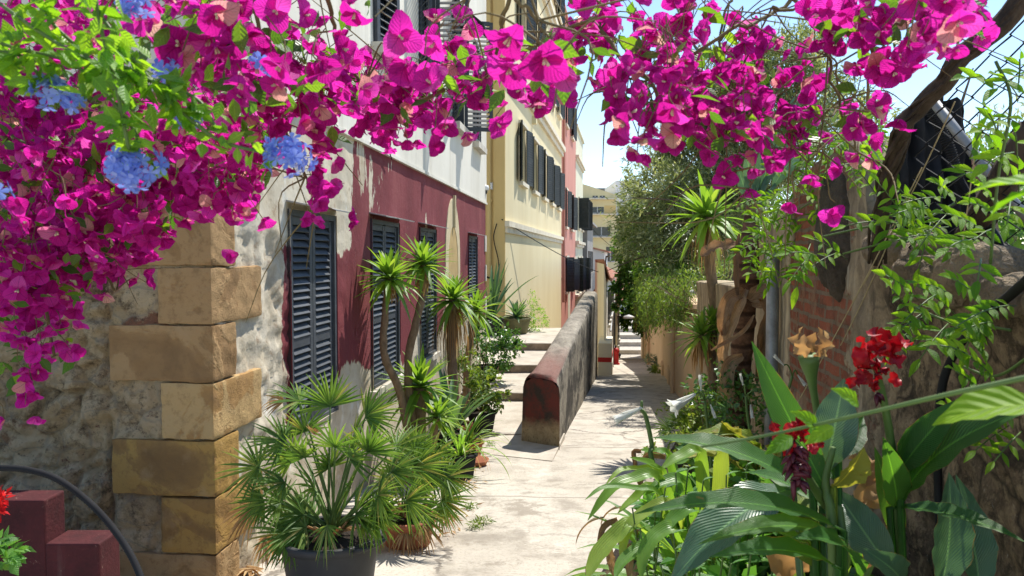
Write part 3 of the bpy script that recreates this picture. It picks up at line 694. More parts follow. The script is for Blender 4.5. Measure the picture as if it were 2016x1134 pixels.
# quoins
def quoin(parent, z0, z1, L, Rr, mat, seed):
    n = 26; bm_v = []; fs = []
    m = MB(); a, b = (-L, -.02, z0+.004), (.028, Rr, z1-.004); rad = .011
    faces = {'f': [(x, 0, z) for x in np.linspace(0, 1, n) for z in np.linspace(0, 1, 20)], 's': [(1, y, z) for y in np.linspace(0, 1, n) for z in np.linspace(0, 1, 20)],
             't': [(x, y, 1) for x in np.linspace(0, 1, n) for y in np.linspace(0, 1, 20)], 'b': [(x, y, 0) for x in np.linspace(0, 1, n) for y in np.linspace(0, 1, 20)],
             'l': [(0, y, z) for y in np.linspace(0, 1, n) for z in np.linspace(0, 1, 20)], 'e': [(x, 1, z) for x in np.linspace(0, 1, n) for z in np.linspace(0, 1, 20)]}
    c = V(*(np.array(a)+np.array(b))/2); h = V(*(np.array(b)-np.array(a))/2)
    for k, g_ in faces.items():
        vs = []
        for u in g_:
            p = V(*(np.array(a)+np.array(u)*(np.array(b)-np.array(a))))
            q = np.clip(p-c, -(h-rad), h-rad); dlt = p-c-q; l = np.linalg.norm(dlt)
            dn = dlt/l if l > 1e-6 else V(0, 0, 0)
            chip = .008*fbm((p[0]*5+seed*7, p[1]*5, p[2]*5), 5)+.004*fbm((p[0]*16+seed, p[1]*16, p[2]*16), 3)
            vs.append(c+q+dn*(rad+chip) if l > 1e-6 else p)
        f = [(i*20+j, (i+1)*20+j, (i+1)*20+j+1, i*20+j+1) for i in range(n-1) for j in range(19)]
        if k in 'tle': pass
        if k in ('l', 'b', 'e'): f = [q[::-1] for q in f]
        m.add(vs, f)
    return m.build('quoin', mat, parent, True)
zq = [1.214+.329*k for k in range(-6, 5)]
LL = {True: (.607, .28), False: (.30, .60)}
qm = {-6: 1, -5: 0, -4: 1, -3: 1, -2: 2, -1: 0, 0: 0, 1: 0, 2: 0, 3: 0}
for i, k in enumerate(range(-6, 4)):
    long = (k % 2 == 1); L, Rr = LL[long]
    quoin(house, 1.214+.329*k, 1.214+.329*(k+1), L+random.uniform(-.01, .01), Rr+random.uniform(-.02, .02), M['quoin'][qm[k]], k)
# small far-end quoins
for z, w in ((-.2, .12), (.45, .2), (1.1, .12), (1.7, .2)):
    m = MB(); m.box((-.2, 11.02-w, z), (.02, 11.03, z+.33)); m.build('quoin', M['sill'], house, label='small pale quoin at the far end of the facade')
# windows of the ground floor
for k, (a, b, c, d) in enumerate(LOW):
    w = MB(); f = .045
    w.box((-.1, a, c), (.012, a+f, d)); w.box((-.1, b-f, c), (.012, b, d)); w.box((-.1, a+f, d-f), (.012, b-f, d)); w.box((-.1, a+f, c), (.01, b-f, c+.03))
    w.box((-.098, a+f, c+.03), (-.085, b-f, d-f), 1)
    win = w.build('window', [M['shutter'], M['dark']], house)
    lw = (b-a-2*f)/2-.004; hh = d-c-f-.04
    s1 = shutter(win, 'low', lw, hh, 26, hh*.38, (-.045, a+f, c+.033), 0, M['shutter'])
    s2 = shutter(win, 'low', lw, hh, 26, hh*.38, (-.045, b-f-lw, c+.033), 0, M['shutter'])
    m = MB(); m.add([(0, a-.04, d+.05), (.0, b+.06, d+.05), (.17, b+.06, d+.015), (.17, a-.04, d+.015), (0, a-.04, d+.062), (.0, b+.06, d+.062), (.172, b+.06, d+.026), (.172, a-.04, d+.026)],
                    [(0, 3, 2, 1), (4, 5, 6, 7), (3, 7, 6, 2), (0, 4, 7, 3), (1, 2, 6, 5)]); m.build('rain_canopy', M['sheet'], win)
    if k in (1, 2): box_obj('sill', (-.09, a-.06, c-.07), (.06, b+.06, c-.003), M['sill'], win)
# arched doorway
def arch_pts(s0, s1, zb, zs, rise, n=18):
    c = (s0+s1)/2; r = (s1-s0)/2
    return [(s0, zb)]+[(c-r*math.cos(math.pi*i/n), zs+rise*math.sin(math.pi*i/n)) for i in range(n+1)]+[(s1, zb)]
inn = arch_pts(7.0, 7.8, -1.6, 1.45, .62); outr = arch_pts(6.78, 7.98, -1.6, 1.55, .95)
m = MB(); n = len(inn)
m.add([(.012, *p) for p in outr]+[(.012, *p) for p in inn], [(i, i+1, n+i+1, n+i) for i in range(n-1)])
m.add([(.012, *p) for p in outr]+[(-.02, *p) for p in outr], [(i+1, i, n+i, n+i+1) for i in range(n-1)])
m.add([(.012, *p) for p in inn]+[(-.0, *p) for p in inn], [(i, i+1, n+i+1, n+i) for i in range(n-1)])
door = m.build('arched_doorway', M['band'], house)
m = MB(); m.add([(.006, *p) for p in inn], [tuple(range(n))]); m.build('door_leaf', M['ochre_reveal'], door)
box_obj('keystone_rod', (.012, 7.37, 2.05), (.05, 7.43, 2.55), M['band'], door)
# upper windows: shutters standing ajar
for row, U in enumerate((UP, UP2)):
    for k, (a, b, c, d) in enumerate(U):
        w = MB(); f = .05
        for q in ((a, a+f, c, d), (b-f, b, c, d), (a+f, b-f, d-f, d)): w.box((-.09, q[0], q[2]), (.03, q[1], q[3]))
        w.box((-.115, a+f, c), (-.1, b-f, d-f), 1)
        win = w.build('window', [M['shutter'], M['glass']], house); lw = (b-a)/2; hh = d-c-.02
        o1, o2 = (20, -25) if k == 2 else ((0, 0) if k == 3 else (14, -16))
        if k == 2: o1, o2 = 158, -105
        if k == 1: o1, o2 = 150, -95
        shutter(win, 'up', lw, hh, 24, None, (.035, a, c+.01), -R(o1), M['shutter'])
        m_ = shutter(win, 'up', lw, hh, 24, None, (.035, b, c+.01), R(180)-R(o2), M['shutter'])
        box_obj('sill', (-.1, a-.07, c-.11), (.14, b+.07, c-.005), M['sill'], win)
        if k == 2 and row == 0:
            m = MB(); zt = d+.05; m.add([(.02, a, zt), (.02, b, zt), (.5, b, zt-.42), (.5, a, zt-.42), (.02, a, zt+.02), (.02, b, zt+.02), (.505, b, zt-.4), (.505, a, zt-.4)],
                [(0, 3, 2, 1), (4, 5, 6, 7), (3, 7, 6, 2), (0, 4, 7, 3), (1, 2, 6, 5)]); m.build('awning_flap', M['dark_shutter'], win)
# cable on the white wall, security camera
m = MB(); c0 = [(.05, 2.9, 3.6), (.05, 3.0, 3.1), (.06, 3.35, 2.85), (.05, 3.7, 2.62)]
m.tube(spline(c0, 14), .006, 5); tag(m.build('loose_wire', M['iron']), 'thin black wire dangling on the white wall above the maroon plaster', 'wire')
o = bpy.data.objects['loose_wire']; o.location = house.location; o.rotation_euler = house.rotation_euler
cpos = P(952, 372, 15.0)
sc_ = thing('security_camera', 'white dome security camera under the end of the white storey', 'camera', cpos)
m = MB(); m.lathe((0, 0, 0), [(.0, .07), (.1, .07), (.11, .03), (.11, -.02), (.085, -.03)], 20); m.box((-.16, -.03, .05), (.0, .03, .085)); m.build('housing', M['whitepaint'], sc_, True)
m = MB(); m.lathe((0, 0, -.03), [(.085, 0), (.08, -.045), (.055, -.08), (.0, -.095)], 20); m.build('dome', M['glass'], sc_, True)
# ---------------------------------------------------------------- the row of houses along the upper terrace
YX, YY = -.17, 19.05
def row_house(name, label, s0, s1, z0, z1, wall, wins, opening=16, bands=(), label_w=None, sills=True, extra=None, depth=6.0):
    """one house of the terrace; s along the facade from the yellow corner; wins = (s, z0, z1, width, state)"""
    t = thing(name, label, 'house', (YX, YY, 0), ANG)
    holes = [(s-w/2, s+w/2, a, b) for s, a, b, w, st in wins]
    m = MB(); wall_grid(m, s0, s1, z0, z1, holes, 2.0, .16); m.build('wall', wall, t)
    m = MB(); m.box((-depth, s0+.02, z0), (-.17, s1-.02, z1)); m.box((-depth, s0-.02, z1), (.12, s1+.02, z1+.16)); m.build('house_body', wall, t)
    for s, a, b, w, st in wins:
        q = MB(); q.box((-.155, s-w/2, a), (-.14, s+w/2, b), 1)
        for y0, y1, c, d in ((s-w/2, s-w/2+.06, a, b), (s+w/2-.06, s+w/2, a, b), (s-.03, s+.03, a, b)): q.box((-.139, y0, c), (-.1, y1, d))
        q.box((-.139, s-w/2+.06, b-.06), (-.1, s+w/2-.06, b))
        win = q.build('window', [M['dark_shutter'], M['glass']], t)
        lw = w/2+.02; h = b-a
        for sd in (-1, 1):
            if st == 'closed': pos, rz = (.0, s+sd*w/2, a), (0 if sd < 0 else R(180))
            else:
                ang = R(180-(st if isinstance(st, (int, float)) else opening)+random.uniform(-5, 5))
                pos, rz = (.05, s+sd*(w/2+.01), a), (-ang if sd < 0 else R(180)+ang)
            shutter(win, 'row', lw, h, 20, h*.45, pos, rz, M['dark_shutter'])
        if sills:
            box_obj('sill', (-.1, s-w/2-.1, a-.12), (.13, s+w/2+.1, a-.004), M['trim'], win)
            box_obj('lintel', (-.0, s-w/2-.1, b+.004), (.1, s+w/2+.1, b+.1), M['trim'], win)
    for z, h, d in bands:
        q = MB(); q.box((.0, s0-.06, z), (d*.5, s1, z+h*.5)); q.box((.0, s0-.1, z+h*.5+.002), (d, s1, z+h)); q.build('string_course', M['trim'], t)
    return t
SW = [3.0, 5.92, 8.75, 11.6, 14.5]
yw = [(s, 3.78, 5.43, 1.15, 14) for s in SW]+[(s, 7.95, 9.75, 1.15, 14) for s in SW]+[(s, 12.2, 14.0, 1.15, 14) for s in SW]
yh = row_house('yellow_house', 'tall pale yellow house with cream string courses and two rows of dark green shutters', 0, 16.2, -6, 15.5, M['yellow'], yw, bands=((2.22, .3, .12), (6.3, .42, .2), (10.9, .42, .2)))
# return wall of the yellow house that faces the viewer
m = MB(); m.box((-7, -.03, -2), (-.12, -.0, 15.5)); m.box((-.3, -.09, -2), (.0, .0, 15.5)); m.build('return_wall', M['ochre'], yh)
m = MB(); m.tube([(-.42, -.12, -.4), (-.42, -.12, 15.4)], .06, 10)
for z in (1.3, 3.0, 5.2, 7.4, 9.6): m.box((-.5, -.14, z), (-.34, -.03, z+.07))
m.build('downpipe', M['ochre'], yh)
box_obj('wall_lamp_box', (.0, 5.3, 5.95), (.14, 5.55, 6.2), M['yellow'], yh)
# E on the corner tile
sg = thing('street_name_tile', 'small white wall tile with a black letter E at the edge of the ochre return wall', 'sign', P(964, 366, 18.96))
m = MB(); m.box((-.12, -.0, -.09), (.08, .02, .09)); m.build('tile', M['whitepaint'], sg)
fc = bpy.data.curves.new('letter', 'FONT'); fc.body = 'E'; fc.size = .15; fc.extrude = .002; fc.align_x = 'CENTER'
fo = bpy.data.objects.new('letter', fc); fo.data.materials.append(M['iron']); link(fo, sg); fo.location = (-.015, -.004, -.052); fo.rotation_euler = (R(90), 0, 0)
m = MB()
for q in ((-.112, -.002, -.085, .072, -.001, -.078), (-.112, -.002, .078, .072, -.001, .085), (.065, -.002, -.078, .072, -.001, .078)): m.box(q[:3], q[3:])
m.build('border', M['iron'], sg)
rw = [(18.6, 3.1, 4.95, 1.15, 14), (22.6, 3.1, 4.95, 1.15, 14), (18.6, 8.2, 10, 1.15, 14), (22.6, 8.2, 10, 1.15, 14), (19.2, -.2, 1.55, 1.3, 150), (23.2, -.3, 1.45, 1.3, 150)]
rh = row_house('red_house', 'salmon red house front between the yellow house and the pale green one', 16.22, 25.8, -7, 13.4, M['red'], rw)
m = MB(); m.tube([(.09, 16.5, -.6), (.09, 16.5, 13.2)], .07, 8)
for z in (.5, 2.6, 4.8, 7.0, 9.2): m.box((0, 16.4, z), (.14, 16.6, z+.08))
m.build('downpipe', M['red'], rh)
m = MB(); ap = arch_pts(20.2, 21.6, -3, -.55, .7); m.add([(.01, *p) for p in ap], [tuple(range(len(ap)))]); m.build('arched_panel', M['lime'], rh)
pw = [(29.0, 3.4, 5.3, 1.3, 75), (32.0, 3.4, 5.3, 1.3, 95), (28.6, -.6, 1.5, 1.2, 40), (31.2, -.6, 1.5, 1.2, 70)]
ph = row_house('pale_green_house', 'pale green house beyond the red one with big shutters swung out', 25.82, 33.0, -8, 9.4, M['lime'], pw, bands=((2.2, .35, .22), (7.4, .3, .2), (-1.0, .3, .2)))
# raw cement block, white house
def gable_block(name, label, cat, s0, s1, off, z0, z1, zr, wall, roofm, wins, w=7):
    t = thing(name, label, cat, (YX, YY, 0), ANG)
    m = MB(); m.add([(off, s0, z0), (off, s1, z0), (off, s1, z1), (off, s0, z1), (off-w, s0, z0), (off-w, s1, z0), (off-w, s1, z1), (off-w, s0, z1), (off-w/2, s0, zr), (off-w/2, s1, zr)],
                    [(0, 1, 2, 3), (5, 4, 7, 6), (4, 0, 3, 8, 7), (1, 5, 6, 9, 2)]); m.build('wall', wall, t)
    m = MB(); e = .35; sl = (zr-z1)/(w/2)
    for sd in (1, -1):
        xo = off-w/2+sd*(w/2+e); zo = z1-sl*e
        q = [(xo, s0-.15, zo), (xo, s1+.15, zo), (off-w/2, s1+.15, zr), (off-w/2, s0-.15, zr)]
        q += [(x, y, z+.14) for x, y, z in q]
        fs = [(0, 3, 2, 1), (4, 5, 6, 7), (0, 1, 5, 4), (1, 2, 6, 5), (2, 3, 7, 6), (3, 0, 4, 7)]
        m.add(q, fs)
    m.build('roof', roofm, t)
    for s, a, b, ww in wins:
        q = MB(); q.box((off+.004, s-ww/2, a), (off+.05, s+ww/2, b)); wi = q.build('window', M['glass'], t)
        q = MB(); q.box((off+.003, s-ww/2-.1, a-.12), (off+.12, s+ww/2+.1, a-.004)); q.build('sill', M['sill'], wi)
    return t
g1 = gable_block('cement_block', 'bare grey cement building with slot openings beside the pale green house', 'building', 33.4, 42, .3, -3, 4.0, 4.7, M['cement'], M['cement'], [(34.6+i*1.6, .4, 2.0, .35) for i in range(5)])
g2 = gable_block('white_house', 'narrow white house with a brown eave and a gutter pipe beside the grey cement building', 'house', 43, 52, 1.2, -4, 2.0, 2.9, M['chalk'], M['tiles'], [(45, -.9, .9, .6), (48.5, -.9, .9, .6)])
m = MB(); m.tube(spline([(1.55, 43.1, 1.75), (1.5, 43.1, 1.55), (1.3, 43.1, 1.2), (1.27, 43.1, -3.5)], 10), .07, 7); m.build('downpipe', M['bark'], g2)
# lower house with the red roof along the ramp
LXo = 2.45
lw_ = [(7.0+i*1.9, -.75, .45, .5) for i in range(5)]+[(19.0, -3.0, -1.3, .9)]
lowh = thing('tiled_house', 'low cream house with a red tiled roof where the parapet ends', 'house', (YX, YY, 0), ANG)
def wl_(s): return .06+(s-4.6)*.06           # the plot narrows to a wedge at its upper end
m = MB(); sa, sb = 4.6, 22.0
def wedge(m, o, zb0, zt, ex=0):
    vs = [(LXo+ex, sa-ex, zb0), (LXo+ex, sb, zb0), (LXo-wl_(sb), sb, zb0), (LXo-wl_(sa), sa-ex, zb0)]
    m.add(vs+[(x, y, z) for (x, y, _), z in zip(vs, zt)], [(0, 1, 5, 4), (1, 2, 6, 5), (2, 3, 7, 6), (3, 0, 4, 7), (4, 5, 6, 7)])
wedge(m, 0, -6, (.82, .62, 1.3, 1.36)); m.build('wall', M['cream'], lowh)
m = MB(); e = .16; vs = [(LXo+e, sa-e, .8), (LXo+e, sb, .6), (LXo-wl_(sb), sb, 1.34), (LXo-wl_(sa), sa-e, 1.42)]
m.add(vs+[(x, y, z+.1) for x, y, z in vs], [(0, 3, 2, 1), (4, 5, 6, 7), (0, 1, 5, 4), (1, 2, 6, 5), (2, 3, 7, 6), (3, 0, 4, 7)]); m.build('roof', M['tiles'], lowh)
for s_, a_, b_, ww in lw_:
    q = MB(); q.box((LXo+.004, s_-ww/2, a_), (LXo+.04, s_+ww/2, b_)); wi = q.build('window', M['glass'], lowh)
    q = MB(); q.box((LXo+.003, s_-ww/2-.08, a_-.1), (LXo+.1, s_+ww/2+.08, a_-.004)); q.build('sill', M['sill'], wi)
m = MB(); m.tube(spline([(LXo+.06, 9, -1.2), (LXo+.06, 11, -.9), (LXo+.06, 12.6, -1.0), (LXo+.06, 12.7, -4.0)], 20), .035, 6); m.tube([(LXo+.08, 13, .6), (LXo+.08, 13, -4)], .03, 6); m.build('service_pipe', M['galv'], lowh)
m = MB(); m.box((LXo+.02, 16.6, -2.6), (LXo+.1, 17.3, -.6)); m.build('door_shutter', M['dark_shutter'], lowh)
lowf = gable_block('straw_house', 'faded yellow house at the lower end of the ramp beyond the cream tiled house', 'house', 22.3, 38, 2.55, -9, -.6, .5, M['flat_yellow'], M['tiles'], [(25, -3.6, -1.9, .8), (30, -3.8, -2.1, .8)], 1.4)
cab = thing('meter_cabinet', 'cream masonry meter cabinet with a red painted stripe at the foot of the tiled house', 'cabinet', (YX, YY, 0), ANG)
m = MB(); m.box((LXo-.2, 3.75, -4), (LXo+.2, 5.8, -1.05)); m.build('cabinet_body', M['cream'], cab)
m = MB(); m.box((LXo-.21, 3.74, -1.62), (LXo+.21, 5.81, -1.48)); m.build('red_stripe', M['redpaint'], cab)
m = MB(); m.box((LXo+.2, 4.1, -2.6), (LXo+.215, 4.9, -1.75)); m.box((LXo+.2, 5.0, -2.6), (LXo+.215, 5.7, -1.75)); m.build('cabinet_door', M['sill'], cab)
# apartment block far behind
ap = thing('apartment_block', 'distant yellow apartment block with recessed balconies under a grey boarded roof storey', 'building', (0, 0, 0))
ad = 105.0
def AZ(y): return 1.6+(HOR-y)/F*ad
def AX(x): return (x-CXP)/F*ad
m = MB(); ax0, ax1 = AX(1110), AX(1262)
m.box((ax0, ad, AZ(760)), (ax1, ad+14, AZ(425))); m.box((ax0, ad, AZ(425)), (AX(1212), ad+14, AZ(392)))
m.add([(ax0, ad, AZ(392)), (AX(1212), ad, AZ(392)), (AX(1212), ad, AZ(384)), (AX(1157), ad, AZ(366)), (ax0, ad, AZ(352)), (ax0, ad+14, AZ(392)), (AX(1212), ad+14, AZ(392)), (AX(1212), ad+14, AZ(384)), (AX(1157), ad+14, AZ(366)), (ax0, ad+14, AZ(352))],
      [(0, 1, 2, 3, 4), (9, 8, 7, 6, 5), (2, 1, 6, 7), (3, 2, 7, 8), (4, 3, 8, 9)])
m.build('wall', M['flat_yellow'], ap)
m = MB(); m.box((ax0-1, ad+15, AZ(520)), (AX(1232), ad+25, AZ(352)))
for k in range(16): m.box((ax0-1.05, ad+14.95, AZ(352+k*5.2)), (AX(1232)+.05, ad+15.02, AZ(352+k*5.2+4.4)))
m.build('roof_storey', M['wood'], ap)
m = MB(); m.box((AX(1212)+.02, ad+.4, AZ(520)), (ax1, ad+13, AZ(356))); m.build('stair_tower', M['chalk'], ap)
for x0, x1, y0, y1 in ((1163, 1188, 408, 421), (1166, 1201, 447, 466), (1193, 1210, 486, 516), (1166, 1176, 386, 391), (1180, 1190, 386, 391), (1215, 1240, 447, 466)):
    m = MB(); m.box((AX(x0), ad-.02, AZ(y1)), (AX(x1), ad+.3, AZ(y0))); w = m.build('window', M['glass'], ap)
    m = MB(); k = (x0+x1)/2; m.box((AX(k)-.07, ad-.06, AZ(y1)), (AX(k)+.07, ad-.021, AZ(y0))); m.box((AX(x0), ad-.06, AZ(y1)), (AX(x1), ad-.061+.03, AZ(y1)+.15)); m.build('window_frame', M['sheet'], w)
for y in (392, 422, 466.5):
    m = MB(); m.box((ax0, ad-1.0, AZ(y+1.5)), (AX(1211), ad-.01, AZ(y))); m.build('balcony_slab', M['trim'], ap)
m = MB(); m.box((AX(1189), ad-.03, AZ(421)), (AX(1211), ad+.01, AZ(405))); m.build('ochre_panel', M['ochre'], ap)
# beige house closing the view, at the plaza
bh = thing('beige_house', 'distant plain beige house above the dark round tree', 'house', (0, 0, 0))
bd = 88.0
m = MB(); m.box(((1236-CXP)/F*bd, bd, -8), ((1340-CXP)/F*bd, bd+9, 1.6+(HOR-572)/F*bd)); m.build('wall', M['cream'], bh)
m = MB(); m.box(((1234-CXP)/F*bd, bd-.3, 1.6+(HOR-572)/F*bd), ((1342-CXP)/F*bd, bd+9.3, 1.6+(HOR-567)/F*bd)); m.build('roof', M['tiles'], bh)
m = MB(); m.box(((1258-CXP)/F*bd, bd-.05, 1.6+(HOR-600)/F*bd), ((1266-CXP)/F*bd, bd+.1, 1.6+(HOR-566)/F*bd)); m.build('window', M['chalk'], bh)

# ---------------------------------------------------------------- street furniture down the ramp
p = G(1218, 706); lt = thing('street_lamp', 'black lamp post with a pale lantern by the plaza steps', 'lamp', p)
m = MB(); m.lathe((0, 0, 0), [(.13, 0), (.12, .35), (.06, .45), (.05, 3.4), (.0, 3.42)], 12); m.build('post', M['iron'], lt, True)
m = MB(); m.tube(spline([(0, 0, 3.3), (-.2, 0, 3.5), (-.55, 0, 3.45)], 8), .03, 6); m.build('arm', M['iron'], lt)
m = MB(); m.lathe((-.6, 0, 3.15), [(.05, .3), (.22, .2), (.26, .0), (.0, -.02)], 12); m.build('lantern', M['whitepaint'], lt, True)
p = G(1212, 718); hy = thing('fire_hydrant', 'small red hydrant standing at the corner of the straw coloured house', 'hydrant', p)
m = MB(); m.lathe((0, 0, 0), [(.2, 0), (.2, .08), (.15, .1), (.15, .6), (.19, .62), (.17, .72), (.1, .82), (.0, .85)], 14); m.build('barrel', M['redpaint'], hy, True)
m = MB(); m.lathe((0, 0, .84), [(.05, 0), (.05, .1), (0, .1)], 8); m.tube([(-.25, 0, .48), (.25, 0, .48)], .06, 8); m.build('cap', M['iron'], hy)
p = G(1279, 707); bo = thing('bollard', 'black iron post at the foot of the peach wall', 'bollard', p)
m = MB(); m.lathe((0, 0, 0), [(.12, 0), (.09, .2), (.07, .3), (.07, 1.5), (.1, 1.55), (.05, 1.7), (.0, 1.75)], 10); m.build('shaft', M['iron'], bo, True)
p0 = P(1242, 470, 60)
wl = thing('wall_lantern', 'pale lantern on a bracket fixed to the straw coloured house', 'lamp', (YX, YY, 0), ANG)
m = MB(); m.tube([(2.55, 22.6, -1.75), (3.2, 22.6, -1.72)], .03, 6); m.build('bracket', M['iron'], wl)
m = MB(); m.lathe((3.2, 22.6, -1.85), [(.02, .22), (.3, .12), (.32, .02), (0, 0)], 12); m.build('lantern', M['whitepaint'], wl, True)
# cables
def cable(a, b, sag, r, label):
    a, b = V(*a), V(*b); k = 24; pts = [a+(b-a)*t-V(0, 0, sag*4*t*(1-t)) for t in np.linspace(0, 1, k)]
    m = MB(); m.tube(pts, r, 5); return tag(m.build('overhead_cable', M['iron']), label, 'cable')
cable(P(988, 432, 18.9), P(1262, 548, 45), .5, .014, 'dark cable slung from the ochre return wall towards the olive tree')
cable(P(1163, 447, 60), P(1225, 500, 58), .15, .02, 'thin pale cable running down past the cement block')
cable(P(1222, 548, 52), P(1420, 545, 12), .3, .012, 'thin cable crossing behind the olive tree to the tan wall')
m = MB(); m.tube(spline([P(978, 440, 18.9), P(972, 470, 18.88), P(982, 520, 18.9), P(975, 560, 18.88), P(986, 575, 18.9)], 24), .014, 5); m.tube(spline([P(956, 545, 18.7), P(966, 548, 18.9), P(974, 555, 18.9)], 8), .025, 5)
tag(m.build('loose_cable', M['iron']), 'black cable looping down the ochre return wall by the downpipe', 'cable')

M['oldstone'] = plain('dark_rubble_stone', (.17, .125, .08), (.045, .034, .024), 8, .95, 1, .04)
# ---------------------------------------------------------------- wall along the planting bed
def rock(m, c, r, seed, n=44, mi=0, sq=.75):
    vs = []
    for i in range(n+1):
        th = math.pi*i/n
        for j in range(2*n):
            ph = 2*math.pi*j/(2*n); u = V(math.sin(th)*math.cos(ph), math.sin(th)*math.sin(ph), math.cos(th))
            u = np.sign(u)*np.abs(u)**sq; q = 1+.14*fbm((u[0]*1.6+seed, u[1]*1.6, u[2]*1.6), 4)+.03*fbm((u[0]*7, u[1]*7+seed, u[2]*7), 4)
            vs.append(V(*c)+u*V(*r)*q)
    k = 2*n; m.add(vs, [(i*k+j, (i+1)*k+j, (i+1)*k+(j+1) % k, i*k+(j+1) % k) for i in range(n) for j in range(k)], mi)

def wx(d): return 1.117+.157*d
def wtop(d):
    return float(np.interp(d, [.8, 1.6, 2.1, 2.6, 2.95, 3.22, 3.42, 3.55, 3.9, 4.6, 5.3, 6.2, 7.2, 7.4, 11.8], [1.5, 1.52, 1.55, 1.58, 1.62, 1.66, 2.0, 2.12, 2.2, 2.12, 1.95, 1.8, 1.72, 1.3, 1.2]))
ow = thing('old_garden_wall', 'old mottled stone and brick wall topped with rubble beside the planting bed', 'wall', (0, 0, 0))
m = MB(); D = np.concatenate([np.arange(.4, 5.6, .035), np.arange(5.6, 11.9, .12)]); nzv = 64; vs = []
for d in D:
    rough = max(.25, min(1, (4.6-d)/1.4)); tp = wtop(d)+.05*rough*fbm((d*2.3, 0, 1), 4); zb = gz(d)-.3
    for j in range(nzv+14):
        if j <= nzv:
            z = zb+(tp-zb)*j/nzv; o = 0
        else:
            o = (j-nzv)/13*.55; z = tp+rough*.05*math.sin(min(1, o/.55)*math.pi)-.42*o*max(0, min(1, (3.4-d)/.3))
        q = rough*(.03*fbm((d*2.2, z*2.4, o*2), 5)+.022*fbm((d*8, z*9, o*8), 4))+.012*fbm((d*3, z*3, 7), 4)
        bul = -.05*rough*max(0, (z-tp+.25)/.25) if j <= nzv else -.05*rough*(1-o/.55)
        vs.append((wx(d)+o-q+bul, d, z+(q*1.2 if j > nzv else 0)))
k = nzv+14; m.add(vs, [(i*k+j, i*k+j+1, (i+1)*k+j+1, (i+1)*k+j) for i in range(len(D)-1) for j in range(k-1)])
m.build('wall_body', M['oldwall'], ow, True)
m = MB(); m.box((1.7, .4, -2), (1.75, 11.8, 1.0))
M['rubblestone'] = plain('sandy_rubble_stone', (.33, .25, .16), (.1, .075, .05), 7, .93, 1, .04)
for k in range(9):
    d_ = 1.75+k*.17+random.uniform(-.03, .03); r_ = random.uniform(.07, .12); q = MB(); rock(q, V(wx(d_)+random.uniform(-.04, .12), d_, wtop(d_)-random.uniform(.0, .07)), (r_*1.1, r_*1.4, r_*.8), k*5, 18); q.build('stone', M['rubblestone'], ow, True)
# far stretch: peach rendered wall with doors
pwl = thing('peach_wall', 'long peach rendered wall with timber doors running down the ramp under the creeper', 'wall', (1.117+.157*11.9, 11.9, 0), ANG)
m = MB()
for a, b, zt, zb in ((0, 4.6, .75, -2.2), (4.6, 14, .55, -4.2), (14, 30, .35, -6), (30, 48, -.6, -8)):
    wall_grid(m, a, b, zb, zt, (), 2.5, .1); i0 = len(m.v)
m.v = [v*V(1, 1, 1) for v in m.v]
m2 = MB()
for v in m.v: v[:, 0] -= 0
for f in range(len(m.f)): m.f[f] = m.f[f][::-1]
m.build('wall_face', M['peach'], pwl)
m = MB()
for a, b, zt, zb in ((0, 4.6, .75, -2.2), (4.6, 14, .55, -4.2), (14, 30, .35, -6), (30, 48, -.6, -8)): m.box((.01, a, zb), (.5, b, zt-.002)); m.box((-.05, a, zt), (.55, b, zt+.07))
m.build('wall_core', M['peach'], pwl)
for s, w, zb in ((5.6, 1.0, -3.2), (6.9, .9, -3.3), (10.5, 1.0, -3.7)):
    m = MB(); m.box((-.03, s, zb), (.0, s+w, zb+2.0))
    for k in range(5): m.box((-.045, s+.03+k*(w-.06)/5, zb), (-.031, s+.02+(k+1)*(w-.06)/5, zb+1.97))
    o = m.build('door', M['peach'], pwl); q = MB(); q.box((-.07, s+.08, zb+.95), (-.046, s+.12, zb+1.1)); q.build('handle', M['iron'], o)
for s, z0, z1 in ((26, -2.4, -.9), (31, -3.2, -1.7)):
    m = MB(); m.box((-.04, s, z0), (.0, s+.9, z1)); m.build('window', M['dark_shutter'], pwl)
m = MB(); m.tube([(-.08, 4.7, .5), (-.08, 4.7, -3)], .05, 8); m.tube([(-.1, 24, .3), (-.1, 24, -5)], .07, 8); m.build('downpipe', M['peach'], pwl)
# drainpipe on the old wall
a = P(1524, 480, 5.35); b = P(1520, 860, 5.35)
m = MB(); xx = wx(5.35)-.06; m.tube([(xx, 5.35, 1.7), (xx, 5.35, -.7)], .045, 10); tag(m.build('drainpipe', M['galv'], smooth=True), 'grey vertical drainpipe on the tan plaster of the old wall', 'pipe')
# black sheet standing in for shaded rock behind the fence, and a stone stub
M['darkrock'] = plain('dark_rough_rock', (.09, .07, .05), (.03, .024, .018), 5, .95, .9, .03)  # dark mottled rock colour
rp = MB(); cs = [P(1760, 345, 3.16), P(1800, 210, 3.2), P(1850, 190, 3.2), P(1905, 205, 3.15), P(1762, 510, 3.16), P(1815, 520, 3.16), P(1865, 530, 3.12), P(1925, 545, 3.05)]
vs = []
for i in range(31):
    for j in range(31):
        u, t = i/30*3, j/30; k = min(2, int(u)); f = u-k; a_ = cs[k]*(1-f)+cs[k+1]*f; b_ = cs[4+k]*(1-f)+cs[5+k]*f
        q = a_*(1-t)+b_*t; vs.append(q+V(.01, .05, .012)*fbm((i*.25, j*.12, 3), 4)+V(0, .03*math.sin(i*.9+j*.1), .02*fbm((i*.5, 0, 8), 3)*(1-t)))
rp.add(vs, [(i*31+j, i*31+j+1, (i+1)*31+j+1, (i+1)*31+j) for i in range(30) for j in range(30)])
tag(rp.build('shadow_sheet', M['plastic'], smooth=True), 'crumpled black sheet standing in for shaded rock behind the chain link fence under the vine trunk', 'shadow sheet')
